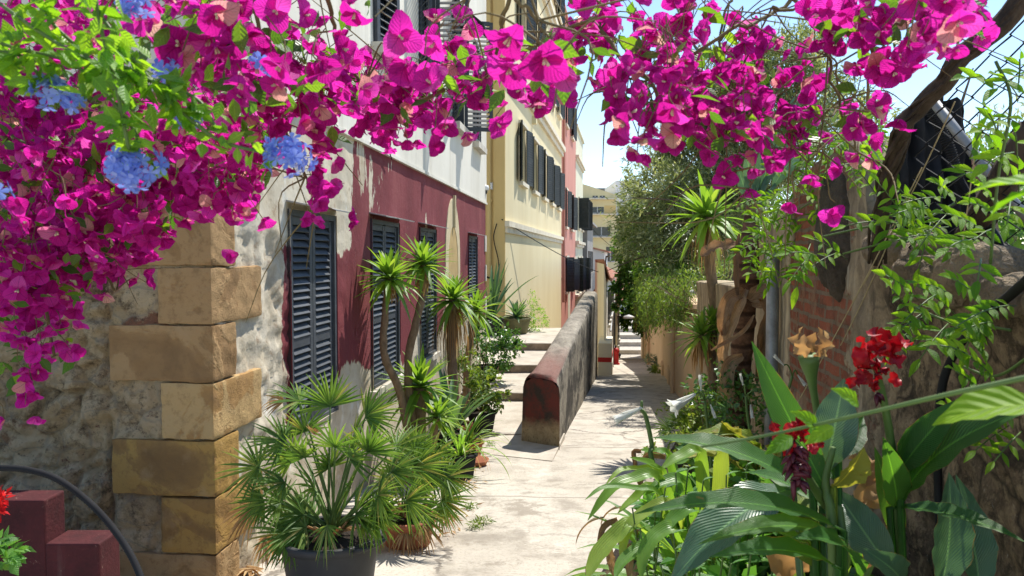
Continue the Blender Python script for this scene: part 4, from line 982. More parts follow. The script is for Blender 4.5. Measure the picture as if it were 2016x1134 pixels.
rp = MB(); rock(rp, V(wx(3.9)+.1, 3.9, 1.75), (.2, .2, .36), 9); tag(rp.build('stone_pillar', M['darkrock'], smooth=True), 'rough grey stone stub rising from the brick wall under the bougainvillea', 'pillar')
# ---- chain link fence, posts and pipes
fe = thing('chain_link_fence', 'black chain link fence standing on top of the old wall', 'fence', (0, 0, 0))
m = MB(); A_, B_ = P(1790, 505, 2.75), P(2110, 505, 2.2); step = .06; fd = B_-A_; fl = np.linalg.norm(fd[:2]); fd = nrm(V(fd[0], fd[1], 0)); fn = V(fd[1], -fd[0], 0)
for i in range(int(fl/step)):
    s = i*step; b0 = A_+fd*s; pxc = 1790+320*s/fl
    top = P(1008, min(300, max(-80, 10+(2010-pxc)*1.08)), b0[1])[2]; bot = P(1008, 545, b0[1])[2]-.05; kz = max(2, int((top-bot)/.041))
    pts = []
    for j in range(kz+1):
        p = V(*b0)+fd*(step*1.04*((j+i) % 2))+fn*(.004*(1 if j % 2 else -1)+.03*fbm((s*2, j*.1, 4), 2)); p[2] = bot+j*.041+.02*fbm((s*3, j*.08, 1), 2); p += fd*.02*fbm((s*3, j*.1, 9), 2); pts.append(p)
    m.tube(pts, .0038, 4, cap=False)
m.build('wire_mesh', M['iron'], fe)
m = MB(); m.tube(spline([P(2040, 250, 2.35), P(1985, 340, 2.4), P(1950, 400, 2.5), P(1905, 470, 2.7)], 12), .05, 8); m.build('slanting_post', M['vinebark'], fe, True)
m = MB(); m.tube([P(1950, 455, 2.55), P(2030, 560, 2.2)], .018, 8); m.build('brace', M['iron'], fe, True)
m = MB(); m.tube([P(1824, 182, 2.98), P(1900, 280, 2.9), P(1965, 365, 2.8), P(2060, 470, 2.65)], .019, 12); tag(m.build('metal_rail', M['galv'], smooth=True), 'grey metal handrail slanting down behind the chain link fence', 'rail')
m = MB(); pts = spline([P(1826, 205, 3.02), P(1850, 250, 3.02), P(1872, 300, 3.0), P(1885, 350, 3.0), P(1900, 380, 3.0)], 90)
m.tube(pts, [.017 if i % 2 else .023 for i in range(90)], 9); tag(m.build('corrugated_conduit', M['plastic']), 'black corrugated conduit hanging beside the grey handrail', 'conduit')
# black hose on the wall
m = MB(); m.tube(spline([P(2030, 545, 1.72), P(1990, 580, 1.9), P(1920, 640, 2.15), P(1872, 710, 2.3), P(1852, 780, 2.35), P(1846, 900, 2.4), P(1850, 1040, 2.4)], 50), .013, 8)
tag(m.build('garden_hose', M['iron'], smooth=True), 'thick black hose curving down the face of the old wall', 'hose')
def strings():
    for a, b, lab in ((P(1815, 330, 2.4), P(1560, 810, 3.2), 'longest slack yellow string crossing the old wall towards the canna'), (P(1785, 390, 2.5), P(1655, 680, 3.0), 'taut yellow string ending above the red canna flower'), (P(1880, 200, 2.3), P(1700, 560, 2.9), 'yellow string tied high on the vine trunk'), (P(1930, 220, 2.15), P(1880, 575, 2.3), 'nearly vertical yellow string in front of the chain link fence')):
        k = [a+(b-a)*t+V(0, 0, -.02*math.sin(math.pi*t)) for t in np.linspace(0, 1, 12)]
        m = MB(); m.tube(k, .0022, 4); tag(m.build('garden_string', M['string']), lab, 'string')
strings()

# ---------------------------------------------------------------- stepped maroon wall and hose in the near corner
sw = thing('stepped_wall', 'low maroon painted wall with two stepped tops against the rubble gable', 'wall', (0, 0, 0))
m = MB(); d = 3.25
def SX(x): return (x-CXP)/F*d
def SZ(y): return P(1008, y, d)[2]
import bmesh
def bev_box(m, a, b, r=.008, mi=0):
    bm = bmesh.new(); bmesh.ops.create_cube(bm, size=1)
    for v in bm.verts: v.co = Vector([(a[i]+b[i])/2+v.co[i]*(b[i]-a[i]) for i in range(3)])
    bmesh.ops.bevel(bm, geom=bm.edges[:], offset=r, segments=2, affect='EDGES', profile=.5)
    bm.verts.index_update(); m.add([tuple(v.co) for v in bm.verts], [tuple(v.index for v in f.verts) for f in bm.faces], mi); bm.free()
bev_box(m, (SX(-420), d, -.6), (SX(75), d+.15, SZ(985))); bev_box(m, (SX(75)-.002, d-.002, -.6), (SX(183), d+.17, SZ(1070)))
bev_box(m, (SX(-420)-.01, d-.012, SZ(1008)), (SX(76)+.012, d+.36, SZ(984)+.004)) if False else None
m.build('wall_body', M['maroon'], sw)
m = MB(); pts = spline([P(-60, 921, 2.9), P(0, 921, 2.85), P(55, 925, 2.8), P(110, 942, 2.78), P(165, 980, 2.75), (P(210, 1025, 2.7)), P(250, 1080, 2.65), P(276, 1134, 2.6), P(288, 1190, 2.55)], 160)
m.tube(pts, [.0118 if i % 2 else .013 for i in range(160)], 10); tag(m.build('black_hose', M['plastic'], smooth=True), 'ribbed black hose arching in front of the rubble gable', 'hose')
# ---------------------------------------------------------------- plants: builders
def part(m, name, mats, t, smooth=True, label=None, stuff=False):
    """links a mesh drawn in world space as a part of t"""
    off = np.array(t.location)
    m.v = [v-off for v in m.v]
    o = m.build(name, mats, t, smooth, label)
    if stuff: o['kind'] = 'stuff'
    return o
def rosette(m, c, L, n, w, lo=-35, hi=85, axis=(0, 0, 1), stiff=.12, mi=0):
    c = V(*c); ax = nrm(axis); e1 = nrm(np.cross(ax, V(.3, 1, .1))); e2 = np.cross(ax, e1)
    for i in range(n):
        t = (i+.5)/n; el = R(hi+(lo-hi)*t**.85+random.uniform(-8, 8)); az = i*2.39996+random.uniform(-.2, .2)
        d = (e1*math.cos(az)+e2*math.sin(az))*math.cos(el)+ax*math.sin(el)
        l = L*random.uniform(.8, 1.05)*(.75 if t < .15 else 1)
        b = c+d*.02+ax*(.05*(1-t)-.03); droop = stiff*random.uniform(.2, 2.2)*l*(1.9 if t > .6 else 1)
        tip = b+d*l-V(0, 0, droop); mid = b+d*l*.55+V(0, 0, droop*.15)
        pts = bez(b, mid, tip, 7); nor = nrm(np.cross(np.cross(d, V(0, 0, 1)+.01*d), d)+V(0, 0, .01))
        if nor[2] < 0: nor = -nor
        m.blade(pts, [w*q for q in (.75, .95, 1, .9, .7, .4, .03)], nor, .35, mi)
def skirt(m, c, L, n, w, drop=1.0, mi=0, spread=.35):
    c = V(*c)
    for i in range(n):
        az = random.uniform(0, 6.28); d = V(math.cos(az), math.sin(az), 0); l = L*random.uniform(.6, 1.1)
        b = c+d*.03-V(0, 0, random.uniform(0, .15*drop)); r = spread*random.uniform(.3, 1.2)
        pts = [b, b+d*l*r*.7+V(0, 0, -l*.25), b+d*l*r+V(0, 0, -l*.65), b+d*l*r*.85+V(0, 0, -l)]
        m.blade(spline(pts, 6), [w*q for q in (.9, 1, .8, .6, .4, .05)], d+V(0, 0, .3), .5, mi)
def yucca(name, label, base, stems, group=None):
    """stems: (path points, base radius, end radius, leaf length, leaves, dry skirt length)"""
    t = thing(name, label, 'yucca', base, group=group)
    for path, r0, r1, L, n, dry in stems:
        pts = spline(path, 22); pts = pts+np.array([[.012*fbm((i*.7, k, 0), 2) for k in range(3)] for i in range(22)])
        m = MB(); m.tube(pts, [r0+(r1-r0)*i/21+.004*random.uniform(-1, 1) for i in range(22)], 12); part(m, 'trunk', M['yuccabark'], t)
        ax = nrm(pts[-1]-pts[-4]); m = MB(); rosette(m, pts[-1], L, int(n*.72), L*.1+.012, axis=nrm(ax+V(0, 0, 1)))
        part(m, 'leaf_rosette', M['yucca'], t)
        if dry:
            m = MB(); skirt(m, pts[-1]-V(0, 0, .03), dry, int(30+dry*60), .02); part(m, 'dry_skirt', M['dryleaf'], t)
    return t
def fan(m, hub, d, up, r, nb=28, spread=205, mi=0, droop=.1, w=None):
    """palmate blade: folded segments that radiate from the hub"""
    hub = V(*hub); d = nrm(d); up = nrm(up-d*np.dot(up, d)); s = np.cross(d, up)
    w = w or r*.066; spread *= random.uniform(.7, 1.05); nb = max(10, int(nb*random.uniform(.62, .95)))
    for k in range(nb):
        a = R(-spread/2+spread*k/(nb-1)+random.uniform(-2, 2)); q = d*math.cos(a)+s*math.sin(a)
        l = r*random.uniform(.88, 1.05)*(1-.18*abs(k/(nb-1)-.5)*2)
        q = nrm(q+up*.10*random.uniform(-1, 1.4)); tip = hub+q*l-V(0, 0, droop*l*random.uniform(.4, 1.8))
        pts = bez(hub, hub+q*l*.6+up*.03*l, tip, 6)
        m.blade(pts, [w*.35, w*.85, w, w*.8, w*.45, w*.06], up, .55, mi)
def fan_palm(label, base, leaves, trunk_r=.05, dry=(), extra=None, group=None):
    """leaves: (hub, r, direction, up)"""
    t = thing('fan_palm', label, 'palm', base, group=group); b = V(*base)
    m = MB(); pm = MB()
    for hub, r, d, up in leaves:
        fan(m, hub, d, up, r); h = V(*hub); o = b+V(random.uniform(-.04, .04), random.uniform(-.04, .04), .02)
        mid = (o+h)/2+V(0, 0, .1*np.linalg.norm(h-o)); pm.tube(bez(o, mid, h, 8), [.009, .009, .008, .008, .007, .006, .005, .005], 5)
    part(m, 'fronds', M['palm'], t, False); part(pm, 'petioles', M['stem'], t)
    m = MB()
    for hub, r, d, up in dry: fan(m, hub, d, up, r, 16, 120, 0, .35, r*.07)
    for i in range(26):
        az = random.uniform(0, 6.28); q = V(math.cos(az), math.sin(az), 0); m.tube(bez(b+q*.03, b+q*.08+V(0, 0, .06), b+q*random.uniform(.1, .17)+V(0, 0, random.uniform(.02, .14)), 5), [.012, .012, .01, .008, .006], 5)
    part(m, 'dry_fronds', M['dryleaf'], t, False)
    return t
def pot(label, c, r, h, mat, rim=.02, taper=.78, handles=False, group=None, soil=True):
    t = thing('plant_pot', label, 'pot', c, group=group)
    m = MB(); m.lathe((0, 0, 0), [(0, 0), (r*taper, 0), (r*taper+.003, .01), (r*(taper+1)/2, h*.5), (r-.004, h-rim*1.5), (r-.004, h)], 40); m.build('body', mat, t, True)
    m = MB(); m.lathe((0, 0, 0), [(r-.002, h-rim*1.6), (r+.012, h-rim*1.5), (r+.014, h-.004), (r+.008, h), (r-.012, h), (r-.016, h-.01), (r*.92, h*.6)], 40); m.build('rim', mat, t, True)
    if handles:
        for s in (-1, 1):
            m = MB(); a = R(35); pts = []
            for q in np.linspace(-.42, .42, 12):
                o = .05*(1-(q/.42)**4); ang = (R(0) if s > 0 else R(180))+q-.5
                pts.append(((r+.012+o)*math.cos(ang), (r+.012+o)*math.sin(ang), h-.02+o*.3))
            m.tube(pts, .012, 8); m.build('handle', mat, t, True)
    if soil:
        m = MB(); m.lathe((0, 0, 0), [(r*.97, h-.04), (r*.5, h-.025), (0, h-.02)], 24); m.build('soil', M['soil'], t, True)
    return t
def leafy(m, blobs, n, size, tmpl=LEAF, F_=LEAF_F, uv=None, shell=.55, up=.6, mi=0, cluster=0):
    """leaves in ellipsoid blobs (centre, radii): denser near the surface, grouped in clumps"""
    vol = np.array([b[1][0]*b[1][1]*b[1][2] for b in blobs])**.67; vol /= vol.sum()
    for (c, r), f in zip(blobs, vol):
        k = max(3, int(n*f)); u = rng.normal(size=(k, 3)); u /= np.linalg.norm(u, axis=1, keepdims=True)
        if cluster:
            nc = max(3, k//cluster); cu = rng.normal(size=(nc, 3)); cu /= np.linalg.norm(cu, axis=1, keepdims=True)
            cr = (shell+(1-shell)*rng.random(nc)**.6)[:, None]; cp = cu*cr*(1+.25*rng.normal(size=(nc, 1)))
            pick = rng.integers(0, nc, k); q = cp[pick]+rng.normal(size=(k, 3))*.13; u = q/np.maximum(1e-6, np.linalg.norm(q, axis=1, keepdims=True))
        else: q = u*(shell+(1-shell)*rng.random((k, 1)))
        pos = V(*c)+q*V(*r)
        dirs = u*.7+rng.normal(size=(k, 3))*.6+V(0, 0, -.1)
        m.batch(tmpl, F_, pos, frames_along(dirs, up), size*(.6+.7*rng.random(k)), mi, uv)
def shrub(name, label, base, blobs, n, size, mat, cat='shrub', group=None, tmpl=BROAD, F_=SLIM_F, stems=7, shell=.5, flowers=None):
    t = thing(name, label, cat, base, group=group); b = V(*base)
    m = MB(); leafy(m, blobs, n, size, tmpl, F_, None, shell, .7, 0, 30); part(m, 'foliage', mat, t, False)
    for i in range(stems):
        m = MB(); c, r = blobs[i % len(blobs)]; e = V(*c)+rng.normal(size=3)*V(*r)*.5
        m.tube(spline([b+rng.normal(size=3)*.02, (b+e)/2+rng.normal(size=3)*V(*r)*.2, e], 8), [.012, .011, .01, .008, .007, .005, .004, .003], 5); part(m, 'stem', M['twig'], t)
    if flowers:
        fm, k, sz = flowers; m = MB(); leafy(m, blobs, k, sz, BROAD, SLIM_F, None, .9, .7, 0, 8); part(m, 'flowers', fm, t, False)
    return t
def big_leaf(m, base, tip, width, arch=.15, up=(0, 0, 1), fold=.25, mi=0, wave=.12, n=14, prof=None, curl=0, tw=0):
    base, tip = V(*base), V(*tip); l = np.linalg.norm(tip-base); up = V(*up)
    d = nrm(tip-base); nor = nrm(up-d*np.dot(up, d)) if abs(np.dot(nrm(up), d)) < .98 else nrm(V(1, -1, .3))
    pts = bez(base, (base+tip)/2+nor*arch*l*2, tip, n)
    prof = prof or [.12, .3, .55, .78, .93, 1, 1, .96, .88, .76, .6, .42, .22, .02]
    w = np.interp(np.linspace(0, 1, n), np.linspace(0, 1, len(prof)), prof)*width
    m.ribbon(pts, w, nor, fold, mi, wave, curl)
    return pts
STRAP = [.7, .9, 1, 1, 1, .98, .95, .92, .88, .8, .7, .55, .35, .04]
def strap(m, base, d, L, w, droop, mi=0, n=14, kink=None, fold=.45):
    """arching strap leaf: leaves along d, bends over under its weight"""
    p = V(*base); d = nrm(d); pts = [p]; s = L/(n-1)
    for i in range(n-1):
        d = nrm(d+V(0, 0, -droop*(.4+1.2*i/n)))
        if kink and i == int(kink*n): d = nrm(d*.25+V(0, 0, -1))
        p = p+d*s; pts.append(p)
    h = nrm(V(pts[-1][0]-pts[0][0], pts[-1][1]-pts[0][1], .02)); nor = nrm(np.cross(np.cross(h, V(0, 0, 1)), h)+h*.35)
    m.ribbon(pts, np.array(STRAP)*w if n == 14 else np.interp(np.linspace(0, 1, n), np.linspace(0, 1, 14), STRAP)*w, nor, fold, mi, .06)
    return pts

# ---------------------------------------------------------------- plants by the maroon facade
# big pot with the fan palm
pc = P(651, 1047, 4.2); pot('large dark grey plastic tub with rope handles in front of the quoins', (pc[0], 4.2, gz(4.2)), .285, pc[2]-gz(4.2), M['tub'], .03, .8, True)
hubs = [(650, 800, .0, .30, (-.2, .0, 1)), (720, 820, .05, .27, (1, 0, .4)), (590, 790, .0, .24, (-1, .1, .55)), (560, 870, -.05, .27, (-1, -.2, .35)), (510, 920, -.1, .25, (-1, -.3, .05)),
        (520, 985, -.15, .22, (-1, -.3, -.3)), (600, 900, -.12, .27, (-.5, -.5, .8)), (660, 880, -.15, .28, (.1, -.5, .9)), (725, 890, -.1, .28, (.5, -.4, .8)), (770, 930, -.05, .27, (1, -.2, .25)),
        (800, 985, -.1, .25, (1, -.3, -.1)), (745, 975, -.2, .24, (.7, -.7, .15)), (690, 960, -.22, .24, (.2, -.8, .5)), (620, 960, -.22, .24, (-.3, -.8, .4)), (560, 950, -.18, .24, (-.7, -.6, .2)),
        (645, 1035, -.3, .21, (0, -.55, -1)), (700, 850, .12, .26, (.4, .4, .9)), (600, 850, .12, .26, (-.3, .4, 1)), (780, 880, .1, .25, (.9, .3, .5)), (650, 920, .05, .26, (.1, -.2, 1)),
        (690, 905, -.05, .25, (.6, -.3, .7)), (575, 905, 0, .25, (-.6, -.2, .7)), (740, 1000, -.12, .22, (.8, -.5, -.1)), (815, 920, .08, .26, (1, .1, .3))]
lv = []
for x, y, dd, r, d in hubs:
    up = V(-d[0]*.4, -.75, .55)+rng.normal(size=3)*.4; r *= .92
    lv.append((P(x, y, 4.2+dd), r*random.uniform(.92, 1.08), V(*d), up))
for i in range(13):
    az = random.uniform(2.6, 6.8); e = random.uniform(.0, .7); d = V(math.cos(az), math.sin(az)*.8, e); h = V(pc[0]+.03, 4.2, pc[2])+nrm(d)*random.uniform(.15, .38)
    lv.append((h, random.uniform(.2, .27), d, V(-d[0]*.5, -.6, .6)))
dry = [(P(500, 1000, 4.15), .2, V(-1, -.2, -.5), V(0, -.8, .6)), (P(520, 985, 4.2), .2, V(-1, .1, -.25), V(0, -.8, .6)), (P(525, 1055, 4.1), .16, V(-.4, -.2, -1), V(-.5, -.8, .2)), (P(545, 1060, 4.3), .16, V(-.7, .2, -.8), V(0, -1, .3)), (P(618, 855, 4.15), .1, V(.3, -.3, .8), V(0, -1, .2)), (P(560, 790, 4.2), .14, V(-1, 0, .1), V(0, -1, .5))]
fan_palm('large bushy fan palm with some dried fronds filling the dark plastic tub', (pc[0], 4.2, pc[2]-.03), lv, dry=dry)
# tall single frond above
# second palm behind, terracotta pot
c2 = on_ground(800, 5.25); pot('brown terracotta pot half hidden under the smaller fan palm', c2, .2, .2, M['terracotta'], .02, .8)
lv = []
for x, y, r, d in [(820, 960, .3, (.3, -.5, .9)), (850, 930, .3, (.9, -.2, .6)), (795, 930, .28, (-.1, -.4, 1)), (870, 985, .27, (1, -.4, .0)), (800, 1000, .27, (.2, -.8, .2)), (770, 950, .27, (-.5, -.5, .6)), (850, 900, .26, (.6, .3, .8)), (835, 1010, .25, (.6, -.6, -.2)), (760, 1000, .24, (-.5, -.7, 0)), (880, 940, .25, (1, .1, .3)), (815, 890, .26, (.1, .1, 1))]:
    lv.append((P(x, y, 5.2+random.uniform(-.12, .12)), r, V(*d), V(-d[0]*.4, -.7, .6)))
dry = [(P(770, 1030, 5.15), .2, V(-.5, -.6, -.5), V(0, -.6, .8)), (P(830, 1030, 5.1), .22, V(.7, -.6, -.35), V(0, -.6, .8)), (P(800, 1040, 5.1), .2, V(.1, -.8, -.5), V(0, -.5, .8)), (P(860, 1000, 5.2), .2, V(1, -.2, -.5), V(0, -.6, .8))]
fan_palm('smaller fan palm in the terracotta pot with a fringe of straw coloured dead fronds', c2+V(0, 0, .2), lv, dry=dry)
# yuccas
def yp(pts): return [P(x, y, d) for x, y, d in pts]
yb = on_ground(817, 7.3)
pot('round clay pot at the root of the tall two stemmed yucca', yb, .2, .22, M['terracotta'])
yucca('yucca', 'tall yucca with two leaning bare stems in front of the second shutter', yb+V(0, 0, .18),
      [([yb+V(-.02, 0, .18)]+yp([(806, 860, 7.25), (785, 765, 7.15), (757, 700, 7.0), (758, 620, 6.95), (766, 548, 6.9)]), .05, .029, .38, 95, .12),
       ([yb+V(.03, 0, .18)]+yp([(812, 850, 7.3), (803, 720, 7.3), (818, 640, 7.3), (833, 575, 7.3), (832, 520, 7.3)]), .05, .031, .37, 90, .18)], 'yuccas along the facade')
yb = on_ground(823, 7.45); pot('black plastic pot under the short stout yucca', yb, .17, .24, M['plastic'])
yucca('yucca', 'short stout yucca with a thick ringed trunk behind the fan palms', yb+V(0, 0, .2), [([yb+V(0, 0, .2)]+yp([(822, 900, 7.45), (825, 830, 7.45), (826, 762, 7.42)]), .085, .07, .46, 95, 0)], 'yuccas along the facade')
yb = on_ground(848, 7.2); pot('black pot under the small thin yucca', yb, .14, .2, M['plastic'])
yucca('yucca', 'smallest yucca with narrow leaves and thin stem beside the stout one', yb+V(0, 0, .17), [([yb+V(0, 0, .17)]+yp([(850, 900, 7.2), (856, 850, 7.2), (859, 822, 7.2)]), .035, .03, .33, 60, 0)], 'yuccas along the facade')
yb = on_ground(899, 9.8); pot('clay pot at the foot of the shaggy yucca', yb, .2, .25, M['terracotta'])
yucca('yucca', 'yucca with a shaggy skirt of dead leaves by the arched doorway', yb+V(0, 0, .2), [([yb+V(0, 0, .2)]+yp([(895, 780, 9.8), (889, 690, 9.8), (892, 590, 9.8)]), .07, .06, .5, 95, .75)], 'yuccas along the facade')
yb = on_ground(915, 11.2); pot('clay pot under the slim leaning yucca', yb, .17, .25, M['terracotta'])
yucca('yucca', 'slim yucca leaning towards the steps in front of the last shutter', yb+V(0, 0, .2), [([yb+V(0, 0, .2)]+yp([(918, 780, 11.2), (922, 700, 11.2), (937, 612, 11.2)]), .07, .04, .5, 60, .1)], 'yuccas along the facade')
# strap-leaved clumps in dark pots
def clump(name, label, base, n, L, w, mat, droop=.09, el=(35, 80), cat='plant', potargs=None, group=None, dry=0):
    b = V(*base)
    if potargs: pl, r, h, pm = potargs; pot(pl, b, r, h, pm); b = b+V(0, 0, h-.03)
    t = thing(name, label, cat, b, group=group); m = MB()
    for i in range(n):
        az = i*2.4+random.uniform(-.3, .3); e = R(random.uniform(*el)); d = V(math.cos(az)*math.cos(e), math.sin(az)*math.cos(e), math.sin(e))
        strap(m, b+V(d[0], d[1], 0)*.04, d, L*random.uniform(.65, 1.1), w*random.uniform(.8, 1.2), droop*random.uniform(.5, 1.5))
    part(m, 'leaves', mat, t)
    if dry:
        m = MB()
        for i in range(dry):
            az = random.uniform(0, 6.28); e = R(random.uniform(5, 40)); d = V(math.cos(az)*math.cos(e), math.sin(az)*math.cos(e), math.sin(e))
            strap(m, b, d, L*random.uniform(.6, .9), w*.5, .28)
        part(m, 'dry_leaves', M['dryleaf'], t)
    return t
clump('strap_plant', 'long drooping narrow leaves in a black pot at the edge of the pot row', on_ground(905, 7.5), 34, .62, .028, M['strap'], .13, (25, 75), potargs=('black pot holding the drooping narrow leaves', .17, .26, M['plastic']), dry=16)
clump('broad_leaf_plant', 'plant with broad dark green upright leaves behind the smallest yucca', on_ground(885, 8.9), 26, .85, .085, M['agave'], .05, (45, 82), potargs=('grey pot holding the broad leaved plant', .2, .25, M['plastic']))
clump('strap_plant', 'narrow arching yellowish leaves between the broad leaved plant and the slim yucca', on_ground(925, 8.6), 30, .55, .02, M['limeshrub'], .12, (25, 75), potargs=('clay pot under the second tuft of narrow leaves', .15, .2, M['terracotta']), dry=8)
t = on_ground(936, 8.15); m = MB(); m.lathe((0, 0, 0), [(0, .01), (.1, .01), (.14, .07), (.15, .07), (.11, 0), (0, 0)], 24)
o = m.build('saucer', M['terracotta'], smooth=True); o.location = t; tag(o, 'empty terracotta saucer lying on the pavement at the end of the pot row', 'saucer')
for x, d, bl, n, sz, mat, lab, pl in (
    (948, 10.2, [((0, 0, .62), (.33, .3, .3)), ((-.15, .1, .85), (.25, .25, .25)), ((.2, 0, .45), (.2, .2, .2))], 900, .075, M['limeshrub'], 'small yellowish green shrub in a black pot beside the lowest step', 'black pot of the yellowish shrub beside the lowest step'),
    (958, 13.2, [((0, 0, .7), (.5, .45, .4)), ((.3, -.1, .55), (.35, .35, .35)), ((-.3, .1, .9), (.35, .35, .3))], 1900, .08, M['shrub'], 'rounded dark green shrub spilling over the middle step', 'hidden pot of the rounded shrub on the steps'),
    (935, 11.9, [((0, 0, .6), (.35, .3, .4)), ((.1, -.1, .3), (.3, .3, .25))], 1300, .045, M['shrub'], 'fine leaved green shrub pressed between the slim yucca and the steps', 'pot of the fine leaved shrub')):
    b = on_ground(x, d)
    if d > 12.15: b[2] = -.62
    elif d > 10.06: b[2] = -.82
    pot(pl, b, .2, .26, M['plastic']); shrub('potted_shrub', lab, b+V(0, 0, .24), [(b+V(*c), r) for c, r in bl], n, sz, mat, group='shrubs in pots by the steps')
# plants on the landing
b = P(968, 640, 17.6); b[2] = -.28; clump('sword_leaf_plant', 'tall plant with long sword shaped leaves against the ochre return wall', b, 22, 1.5, .09, M['agave'], .05, (45, 85), potargs=('dark pot of the sword leaved plant on the landing', .28, .4, M['plastic']))
b = P(1016, 645, 18.0); b[2] = -.28; pot('olive green glazed pot on the landing by the yellow house', b, .36, .38, M['greenpot'], .03, .75)
t = thing('aloe_plant', 'grey green spiky plant in the olive green glazed pot', 'plant', b+V(0, 0, .36)); m = MB(); rosette(m, b+V(0, 0, .4), .62, 30, .08, 0, 80); part(m, 'leaves', M['agave'], t)
b = P(1035, 648, 18.4); b[2] = -.28
shrub('fern', 'light green feathery fern growing beside the olive green glazed pot', b, [(b+V(0, 0, .45), (.38, .3, .42)), (b+V(.25, 0, .25), (.3, .25, .25))], 1300, .075, M['jasmine'], 'fern', None, SLIM, SLIM_F)
# flowers behind the stout yucca, weeds, geranium
b = on_ground(842, 8.0)
t = thing('geranium', 'small potless geranium with orange red heads behind the stout yucca', 'flower', b+V(0, 0, .1)); m = MB(); hp = [P(838, 772, 7.9), P(850, 778, 7.9)]
for h in hp: m.tube(spline([b+V(0, 0, .1), (b+h)/2+V(.03, 0, 0), h], 6), .004, 5)
part(m, 'stem', M['stem'], t)
for h in hp: m = MB(); leafy(m, [(h, (.05, .05, .04))], 60, .03, BROAD, SLIM_F, None, .3); part(m, 'flower_head', M['geranium'], t, False)
gb = P(-22, 1100, 2.6)
gt = thing('geranium', 'red geranium with crinkled leaves in front of the stepped maroon wall', 'flower', gb+V(0, 0, -.4)); m = MB(); leafy(m, [(P(-5, 1092, 2.6), (.08, .08, .06)), (P(10, 1085, 2.62), (.06, .06, .04))], 90, .05, LEAF, LEAF_F, LEAF_UV, .3); part(m, 'foliage', M['herb'], gt)
m = MB()
for h in (P(-6, 985, 2.6), P(-20, 1090, 2.6)): m.tube(spline([gb+V(0, 0, -.4), (gb+h)/2, h], 6), .005, 5)
part(m, 'stem', M['stem'], gt); m = MB(); leafy(m, [(P(-10, 990, 2.6), (.045, .045, .055))], 140, .026, BROAD, SLIM_F, None, .4); part(m, 'flower_head', M['geranium'], gt, False)
for k, (x, y) in enumerate(((936, 1040), (952, 1032), (925, 1002), (965, 880), (940, 885), (885, 1020))):
    b = G(x, y); t = MB(); leafy(t, [(b+V(0, 0, .03), (.07, .05, .035))], 70, .045, SLIM, SLIM_F, None, .2)
    o = t.build('weed_tuft', M['limeshrub']); tag(o, ('tiny weed in the crack of the pavement by the fan palms' if y > 990 else 'tiny weed at the foot of the pot row'), 'weed', 'weeds in the pavement')
t = MB()
for i in range(700):
    x, y = random.uniform(760, 950), random.uniform(905, 1060)
    if random.random() > (1-abs((x-(930-(y-905)*.75))/110)): continue
    g_ = G(x, y)+V(0, 0, .012); t.batch(SLIM, SLIM_F, [g_], rframes(1, (0, 0, 1), .25), [random.uniform(.02, .1)])
o = t.build('fallen_leaves', M['dryleaf']); tag(o, 'dry leaves and straw scattered on the pavement below the pots', 'litter', kind='stuff')
for k in range(1):
    t = MB()
    for x, y, l in ((490, 1110, .3), (520, 1125, .25), (505, 1120, .28)):
        g_ = P(x, y, 4.6); g_[2] = gz(4.6)+.03; fan(t, g_, V(random.uniform(-1, .3), -.5, .1), V(0, 0, 1), l, 14, 90, 0, .05)
    tag(t.build('fallen_frond', M['dryleaf']), 'dead grey palm frond lying against the base of the quoins', 'frond')
# ---------------------------------------------------------------- trees
def tree(name, label, base, trunk, blobs, n, size, mat, tmpl=SLIM, F_=SLIM_F, cluster=40, shell=.35, cat='tree', bark='bark', extra=None):
    t = thing(name, label, cat, base); b = V(*base)
    m = MB(); hub = V(*trunk[-1][:3])
    pts = spline([V(*p[:3]) for p in trunk], 14); rr = np.interp(np.linspace(0, 1, 14), np.linspace(0, 1, len(trunk)), [p[3] for p in trunk]); m.tube(pts, rr, 10)
    for c, r in blobs:
        e = V(*c); k = spline([hub, (hub+e)/2+rng.normal(size=3)*.2+V(0, 0, .1), e], 8); m.tube(k, np.linspace(trunk[-1][3]*.7, .03, 8), 7)
        for q in range(5):
            f = e+rng.normal(size=3)*V(*r)*.6; m.tube(spline([k[4], (k[5]+f)/2, f], 6), np.linspace(.035, .008, 6), 5)
    part(m, 'trunk', M[bark], t)
    m = MB(); leafy(m, blobs, n, size, tmpl, F_, None, shell, .8, 0, cluster); part(m, 'crown', mat, t, False)
    if extra: extra(t)
    return t
def blob(x, y, d, rpx, sx=1, sy=1, sz=1):
    r = rpx/F*d; return (P(x, y, d), (r*sx, r*sy, r*sz))
oB = [blob(1290, 400, 19, 75), blob(1370, 320, 19.5, 95), blob(1350, 450, 18.5, 95), blob(1440, 260, 19, 95), blob(1430, 400, 18, 100), blob(1500, 190, 18.5, 90), blob(1560, 260, 17.5, 100), blob(1270, 480, 18.8, 60), blob(1500, 330, 17.5, 95), blob(1600, 170, 17.5, 80), blob(1390, 200, 20, 60), blob(1650, 260, 16.5, 90), blob(1330, 370, 17.5, 60), blob(1310, 270, 20, 60), blob(1245, 380, 21, 36), blob(1232, 440, 21, 26), blob(1450, 150, 19, 70), blob(1400, 175, 19.5, 60), blob(1520, 120, 18.5, 60), blob(1590, 100, 18, 55), blob(1480, 230, 18, 70), blob(1360, 240, 19.5, 55), blob(1420, 480, 17.5, 80)]
bb = P(1440, 520, 18.5); bb[2] = -1.6
tree('olive_tree', 'large grey green olive tree rising above the peach wall', bb, [(*bb, .3), (bb[0]-.1, bb[1], .2, .26), (bb[0]+.1, bb[1]+.1, 1.8, .2)], oB, 66000, .16, M['olive'], SLIM, SLIM_F, 55, .3)
